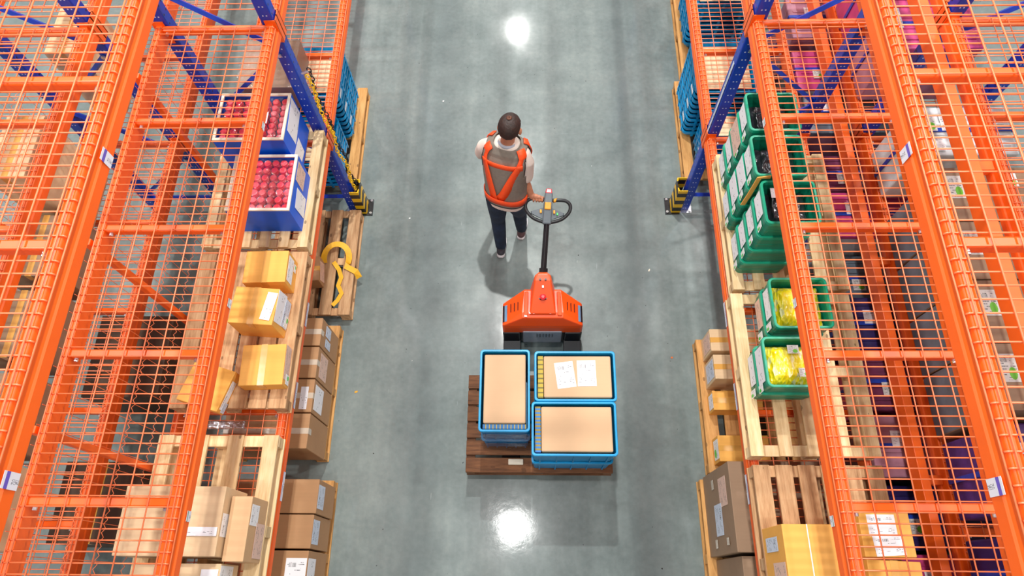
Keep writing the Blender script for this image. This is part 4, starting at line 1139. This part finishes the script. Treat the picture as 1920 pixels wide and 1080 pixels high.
for zz, rr_, r2 in ((0, .066, .015), ):
    pts = [neck + V((0, 0, -.012)) + rx * (.068 * cos(2 * pi * i / 24)) + fwd * (.062 * sin(2 * pi * i / 24) + .0) + V((0, 0, .012 * sin(-2 * pi * i / 24))) for i in range(24)]
    cl.tube(pts, .016, 8, closed=True)
wb(cl, 'collar', 'collar')
ca_ = cos
def vest_skip(a, t):
    side_ = abs(cos(a))
    if .44 < t < .80 and side_ > .86 + .10 * max(0, t - .62) / .18: return True
    if t > .94: return True
    if t > .9 and abs(ca_(a)) < .3: return False
    if sin(a) > .0 and abs(cos(a)) < .12: return True      # open front
    return False
ve = MB(); vs, fs = grid(lambda a, t: torso(a, t, .016), 72, 44, .10, 1., vest_skip); ve.add(vs, fs)
vo = wb(ve, 'vest', 'vest'); sd = vo.modifiers.new('Solidify', 'SOLIDIFY'); sd.thickness = .005; sd.offset = 0
def strip(p0, p1, w, off=.0232, n=18, bow=0.):
    """Band of width w across the vest between two (angle, height) points."""
    vs = []; fs = []
    for i in range(n + 1):
        f = i / n; a = p0[0] + (p1[0] - p0[0]) * f; t = p0[1] + (p1[1] - p0[1]) * f + bow * sin(pi * f)
        c = torso(a, t, off); d = torso(p0[0] + (p1[0] - p0[0]) * (f + .02), p0[1] + (p1[1] - p0[1]) * (f + .02) + bow * sin(pi * (f + .02)), off) - c
        nrm = (torso(a, t, off + .02) - c); sdv = d.cross(nrm).normalized()
        for sg in (-1, 1):
            q = c + sdv * sg * w / 2
            vs.append(q)
    k = (n + 1) * 2
    for i in range(n): fs.append((2 * i, 2 * i + 1, 2 * i + 3, 2 * i + 2))
    o = wb(MB().add(vs, fs), 'reflective_band', 'band', smooth=True)
    s_ = o.modifiers.new('Solidify', 'SOLIDIFY'); s_.thickness = .006; s_.offset = 0
    return o
D = radians
strip((D(214), .90), (D(254), .20), .074)                   # left shoulder to hem
strip((D(338), .90), (D(266), .20), .074)                   # right shoulder to hem
strip((D(221), .60), (D(319), .60), .075)                   # cross band
strip((D(185), .165), (D(355), .165), .08, n=30)           # hem band
strip((D(5), .165), (D(80), .165), .08); strip((D(100), .165), (D(175), .165), .08)
strip((D(24), .90), (D(60), .2), .06); strip((D(156), .90), (D(120), .2), .06)
for (lo, hi_) in ((180, 360), ):
    pp = [torso(D(a), .105, .019) for a in range(lo, hi_ + 1, 6)]
    wb(MB().tube(pp, .0045, 6), 'hem_piping', 'piping')
for a0 in (211, 329):
    pp = [torso(D(a0 - (8 if a0 < 270 else -8) * (1 if t > .7 else 0)), t, .019) for t in [.48 + .05 * i for i in range(9)]]
    wb(MB().tube(pp, .004, 6), 'armhole_piping', 'piping')
lt = MB()
for i, a in enumerate((214, 219, 226, 232, 240, 246)):
    c = torso(D(a), .175, .025); dz = V((0, 0, 1)); tn = (torso(D(a + 2), .175, .025) - c).normalized()
    lt.tube([c - dz * .012, c + dz * .012], .0025, 4)
    if i % 2 == 0: lt.tube([c + dz * .01, c + dz * .01 + tn * .014], .0025, 4)
    else: lt.tube([c - dz * .01, c - dz * .01 + tn * .012], .0025, 4)
wb(lt, 'faded_lettering', 'rimwhite', smooth=False)
tr = MB()
tr.ellipsoid(V((-.19, 3.012, .92)), (.142, .106, .10), Matrix.Rotation(-.29, 3, 'Z'))
tr.limb([hipL, hipL.lerp(knL, .5), knL, knL.lerp(anL, .35), anL + V((0, .0, .015))], [.098, .084, .067, .063, .052], 18)
tr.limb([hipR, hipR.lerp(knR, .5), knR, knR.lerp(anR, .35), anR + V((0, .0, .015))], [.088, .084, .067, .063, .052], 18)
wb(tr, 'jeans', 'jeans', remesh=.009, sm=5)
def shoe(an, yaw, pitch, mat, name):
    Rm = Matrix.Rotation(yaw, 3, 'Z') @ Matrix.Rotation(pitch, 3, 'X')
    toe_l = .17; base = an
    g = lambda x, y, z: base + Rm @ V((x, y, z))
    u = MB()
    u.limb([g(0, -.03, -.05), g(0, .04, -.055), g(.0, .11, -.062), g(.0, .145, -.068)], [.042, .043, .041, .03], 14)
    u.limb([g(0, -.012, .0), g(0, -.012, -.05)], [.043, .042], 14)
    so = MB()
    prof = [(-.036, -.06), (-.02, -.078), (.02, -.078), (.036, -.06), (.044, .06), (.047, .10), (.04, .15), (.018, .182), (-.018, .182), (-.04, .15), (-.047, .10), (-.044, .06)]
    n = len(prof)
    vs = [g(x, y, -.094) for x, y in prof] + [g(x, y, -.066) for x, y in prof]
    so.add(vs, [tuple(range(n))[::-1], tuple(range(n, 2 * n))] + [(i, (i + 1) % n, n + (i + 1) % n, n + i) for i in range(n)])
    o = wb(u, name, mat, remesh=.007, sm=4)
    wb(so, 'shoe_sole', 'sole', smooth=False, bevel=.006)
shoe(V((-.272, 2.985, .112)), -.05, -.16, 'shoe', 'left_shoe')
shoe(V((-.080, 3.18, .096)), -.12, 0., 'shoe_red', 'right_shoe')

# ------------------------------------------------------------------ goods on the racks behind
def case(label, loc, size, mats, name='storage_case', cat='case', strap=True, papers=(), rz=0., ridge=True, group=None):
    """A moulded box with a coloured rim, lid ridges and a strap."""
    w, d, h = size
    t = thing(name, label, cat, loc, rz, group)
    MB().box((-w / 2, -d / 2, 0), (w / 2, d / 2, h - .05)).build('body', mats[0], t, bevel=.012)
    MB().box((-w / 2 - .006, -d / 2 - .006, h - .05), (w / 2 + .006, d / 2 + .006, h)).build('lid', mats[1], t, bevel=.012)
    if ridge:
        r = MB()
        for k in range(4): r.box((-w / 2 + .04, -d / 2 + d * (k + .7) / 4.4, h), (w / 2 - .04, -d / 2 + d * (k + .7) / 4.4 + .014, h + .006))
        r.build('lid_ridge', mats[1], t)
    if strap:
        MB().box((-w / 2 - .009, -.016, .0), (-w / 2 - .006, .016, h)).box((-w / 2 - .009, -.016, h + .006), (w / 2 + .009, .016, h + .009)).box((w / 2 + .006, -.016, 0), (w / 2 + .009, .016, h)).build('strap', 'blue_strap', t)
    for p in papers: stick(t, p[0], (w + (.016 if 'x' in p[0] else 0), d + (.016 if 'y' in p[0] else 0), h + (.008 if p[0] == 'top' else 0)), p[1], p[2], p[3])
    return t
# floor level, behind the green crate rack
fl = [(.05, .42, .86, 'plum', 'pink', 'plum case with a pink lid at the near end of the floor row'),
      (.50, .44, .80, 'navy', 'navy', 'violet navy case on the floor behind the weathered pallet'),
      (.97, .44, .92, 'plum', 'mauve', 'plum case with a mauve lid on the floor behind the crates of yellow strips'),
      (1.43, .44, .95, 'pink', 'plum', 'pink case with a plum lid on the floor behind the yellow strips'),
      (1.90, .44, .90, 'navy', 'navy', 'dark navy case on the floor behind the farther yellow crate pair'),
      (2.36, .42, .72, 'navy', 'slate', 'navy case with a slate lid on the floor behind the tall green stacks'),
      (2.81, .42, .98, 'white_case', 'pink', 'white case with a pink lid on the floor behind the tall green stacks'),
      (3.22, .36, .95, 'plum', 'plum', 'plum case on the floor beside the rear post'),
      (3.85, .46, .96, 'mauve', 'slate', 'mauve case with a slate lid on the floor beyond the rear post'),
      (4.35, .46, .92, 'slate', 'pink', 'slate case with a pink lid at the far end of the floor row'),
      (4.90, .5, 1.0, 'mauve', 'mauve', 'mauve case farthest along the floor row')]
for i, (y, d, h, a, b, lb) in enumerate(fl):
    x = 2.86 if h < .9 else 2.80
    case(lb, (x, y, 0), (.78, d - .02, h), (a, b), papers=[('top', (-.18, .05), (.14, .11), 'paper')] if i % 2 == 0 else [('top', (-.2, -.06), (.1, .1), 'sticker_grey')])
# low level of that rack
l1 = [(.13, .40, .70, 'navy', 'navy', 'navy violet case at the near end of the low shelf behind the shipping papers'),
      (.68, .50, .62, 'grape', 'grape', 'grape violet case with white labels on the low shelf of the pink and violet rack'),
      (3.02, .42, .58, 'white_case', 'white_case', 'white case with blue strap on the low shelf behind the tall green stacks'),
      (4.0, .5, .60, 'mauve', 'pink', 'mauve case with a pink lid on the low shelf beyond the rear post'),
      (4.55, .5, .66, 'pink', 'mauve', 'pink case with a mauve lid on the low shelf beyond the rear post')]
for i, (y, d, h, a, b, lb) in enumerate(l1):
    case(lb, (3.06, y, T1), (.68, d - .02, h), (a, b), papers=[('top', (-.22, .06), (.09, .14), 'sticker_grey'), ('top', (-.1, .06), (.09, .14), 'sticker'), ('top', (-.2, -.12), (.09, .12), 'paper')] if i in (1, 2) else [('top', (-.24, .05), (.05, .2), 'paper_blue')])
for i, (y, d, lb) in enumerate(((1.17, .40, 'nearest of the four brown cartons with grey stickers on the low shelf'), (1.58, .40, 'second of the four brown cartons with grey stickers on the low shelf'),
                              (1.99, .40, 'third of the four brown cartons with grey stickers, by a cross bar'), (2.40, .40, 'farthest of the four brown cartons with grey stickers on the low shelf'))):
    c = carton(lb, (3.05, y, T1), (.68, d, .74), 0, 'grey_card', 'y', [('top', (-.27, .05), (.10, .17), 'sticker_grey'), ('top', (-.13, .0), (.10, .17), 'sticker_grey'), ('top', (.1, .1), (.08, .1), 'sticker')])
    MB().box((-.0, -d / 2 + .005, .741), (.03, d / 2 - .005, .744)).build('strap', 'blue_strap', c)
    MB().box((-.3435, -d / 2 + .004, .003), (-.3405, d / 2 - .004, .735)).build('side_sleeve', 'slate', c)
# low shelf behind the yellow carton rack
for i, (y, d, h, w, mt, lb, pp) in enumerate((
        (.45, .5, .52, .6, 'pale_card', 'pale carton with a paper strip on its lid, low shelf behind the yellow cartons', [('top', (.18, .1), (.12, .06), 'paper_plain')]),
        (1.02, .48, .46, .6, 'grey_card', 'greyish carton with a bluish sheet on the low shelf behind the yellow cartons', [('top', (.2, .1), (.1, .13), 'paper_blue')]),
        (1.62, .48, .42, .56, 'grey_card', 'plain greyish carton in the middle of the low shelf behind the yellow cartons', []),
        (2.20, .48, .44, .56, 'grey_card', 'greyish carton with a white slip on the low shelf behind the blue boxes', [('top', (.2, -.08), (.1, .13), 'paper_plain')]),
        (2.78, .52, .80, .60, 'pale_card', 'pale yellow carton on the low shelf near the rear blue post', []),
        (3.95, .5, .70, .6, 'pale_card', 'pale yellow carton on the low shelf beyond the rear blue post', []))):
    carton(lb, (-3.46 if y < 2.5 else -3.55, y, T1), (.44 if y < 2.5 else .27, d, h), 0, mt, 'y', pp)
for (y, d, h, mt, lb) in ((.6, .6, .5, 'dark_card', 'dark brown carton on the floor behind the carton rack, near end'), (1.75, .7, .55, 'dark_card', 'brown carton on the floor behind the carton rack, mid row')):
    carton(lb, (-3.30, y, 0), (.62, d, h), 0, mt, 'y', [])
# wrapped goods on the far floor of the carton rack, seen through the low deck behind the post
t = carton('film-wrapped brown carton on the low deck beyond the tall blue box', (-2.16, 3.98, T1), (.46, .5, .26), 0, 'grey_card', 'y', [])
f = MB(); 
f.box((-.236, -.256, .02), (.236, .256, .267)); f.build('stretch_film', 'film', t)

# ------------------------------------------------------------------ litter
M['scrap_yellow'] = simple('yellow_scrap', (226, 170, 50), .6); M['scrap_orange'] = simple('orange_scrap', (214, 110, 50), .6)
for nm, lb, mt, x, y, rz, a, b in (
        ('plastic_scrap', 'small yellow scrap on the floor beside the glossy brown cartons', 'scrap_yellow', -1.53, 1.60, .4, .034, .014),
        ('plastic_scrap', 'tiny orange scrap on the floor beside the honey coloured cartons', 'scrap_orange', 1.26, 1.92, .2, .022, .014),
        ('paper_scrap', 'white paper chip on the floor ahead of the person, to the left', 'white', -.92, 4.78, .7, .022, .012),
        ('paper_scrap', 'white paper chip on the bare floor between the person and the chained post', 'white', -1.18, 3.35, .2, .018, .01),
        ('paper_scrap', 'pale paper chip on the floor below the green crate rack post', 'rimwhite', 1.12, 2.78, 1.1, .03, .011)):
    m = MB().prism([(-a / 2, -b / 2), (a * .1, -b * .7), (a / 2, -b * .1), (a * .25, b / 2), (-a * .35, b * .6)], 2, 0, .003)
    o = m.build(nm, mt, loc=(x, y, .0004)); o.rotation_euler = (0, 0, rz); tag(o, lb, 'scrap')
lumpy('crumpled_film', 'crumpled clear film lying on the deck between two pallets of the carton rack', 'plastic film', (-2.08, 1.03, T1), .26, .06, .02, 'film_dense', .01, 30.)

# ------------------------------------------------------------------ lights
def lamp(x, y, z, p, size=.34, col=(1, .985, .96)):
    l = bpy.data.lights.new('high_bay_lamp', 'AREA'); l.shape = 'DISK'; l.size = size; l.energy = p; l.color = col
    o = bpy.data.objects.new('high_bay_lamp', l); COL.objects.link(o); o.location = (x, y, z)
for y in (-3.3, 1.22, 5.67, 10.1, 14.6): lamp(-.08 if y == 5.67 else -.36, y, 9.0, {5.67: 390}.get(y, 118), .17)
for x in (-5.6, 4.9):
    for y in (-1.0, 3.45, 7.9, 12.4): lamp(x, y, 9.0, 165)
w = bpy.data.worlds.new('World'); SC.world = w; w.use_nodes = True
w.node_tree.nodes['Background'].inputs[0].default_value = (.95, .98, 1.0, 1); w.node_tree.nodes['Background'].inputs[1].default_value = .11

# ------------------------------------------------------------------ camera
H = 5.85
T_, YAW, ROLL = radians(23.95), radians(1.5), radians(-.07)
fw = V((0, sin(T_), -cos(T_))); up = V((0, cos(T_), sin(T_))); rt = V((1, 0, 0))
fw, rt = fw * cos(YAW) - rt * sin(YAW), rt * cos(YAW) + fw * sin(YAW)
rt, up = rt * cos(ROLL) + up * sin(ROLL), up * cos(ROLL) - rt * sin(ROLL)
cm = bpy.data.cameras.new('camera'); cm.sensor_width = 36; cm.lens = 1285 / 1920 * 36; cm.clip_start = .05
co = bpy.data.objects.new('camera', cm); COL.objects.link(co)
mx = Matrix((rt, up, -fw)).transposed().to_4x4(); mx.translation = V((0, 0, H)); co.matrix_world = mx
SC.camera = co
vs_ = SC.view_settings
vs_.view_transform = 'Standard'; vs_.look = 'None'; vs_.gamma = 1; vs_.use_curve_mapping = False; vs_.exposure = .24
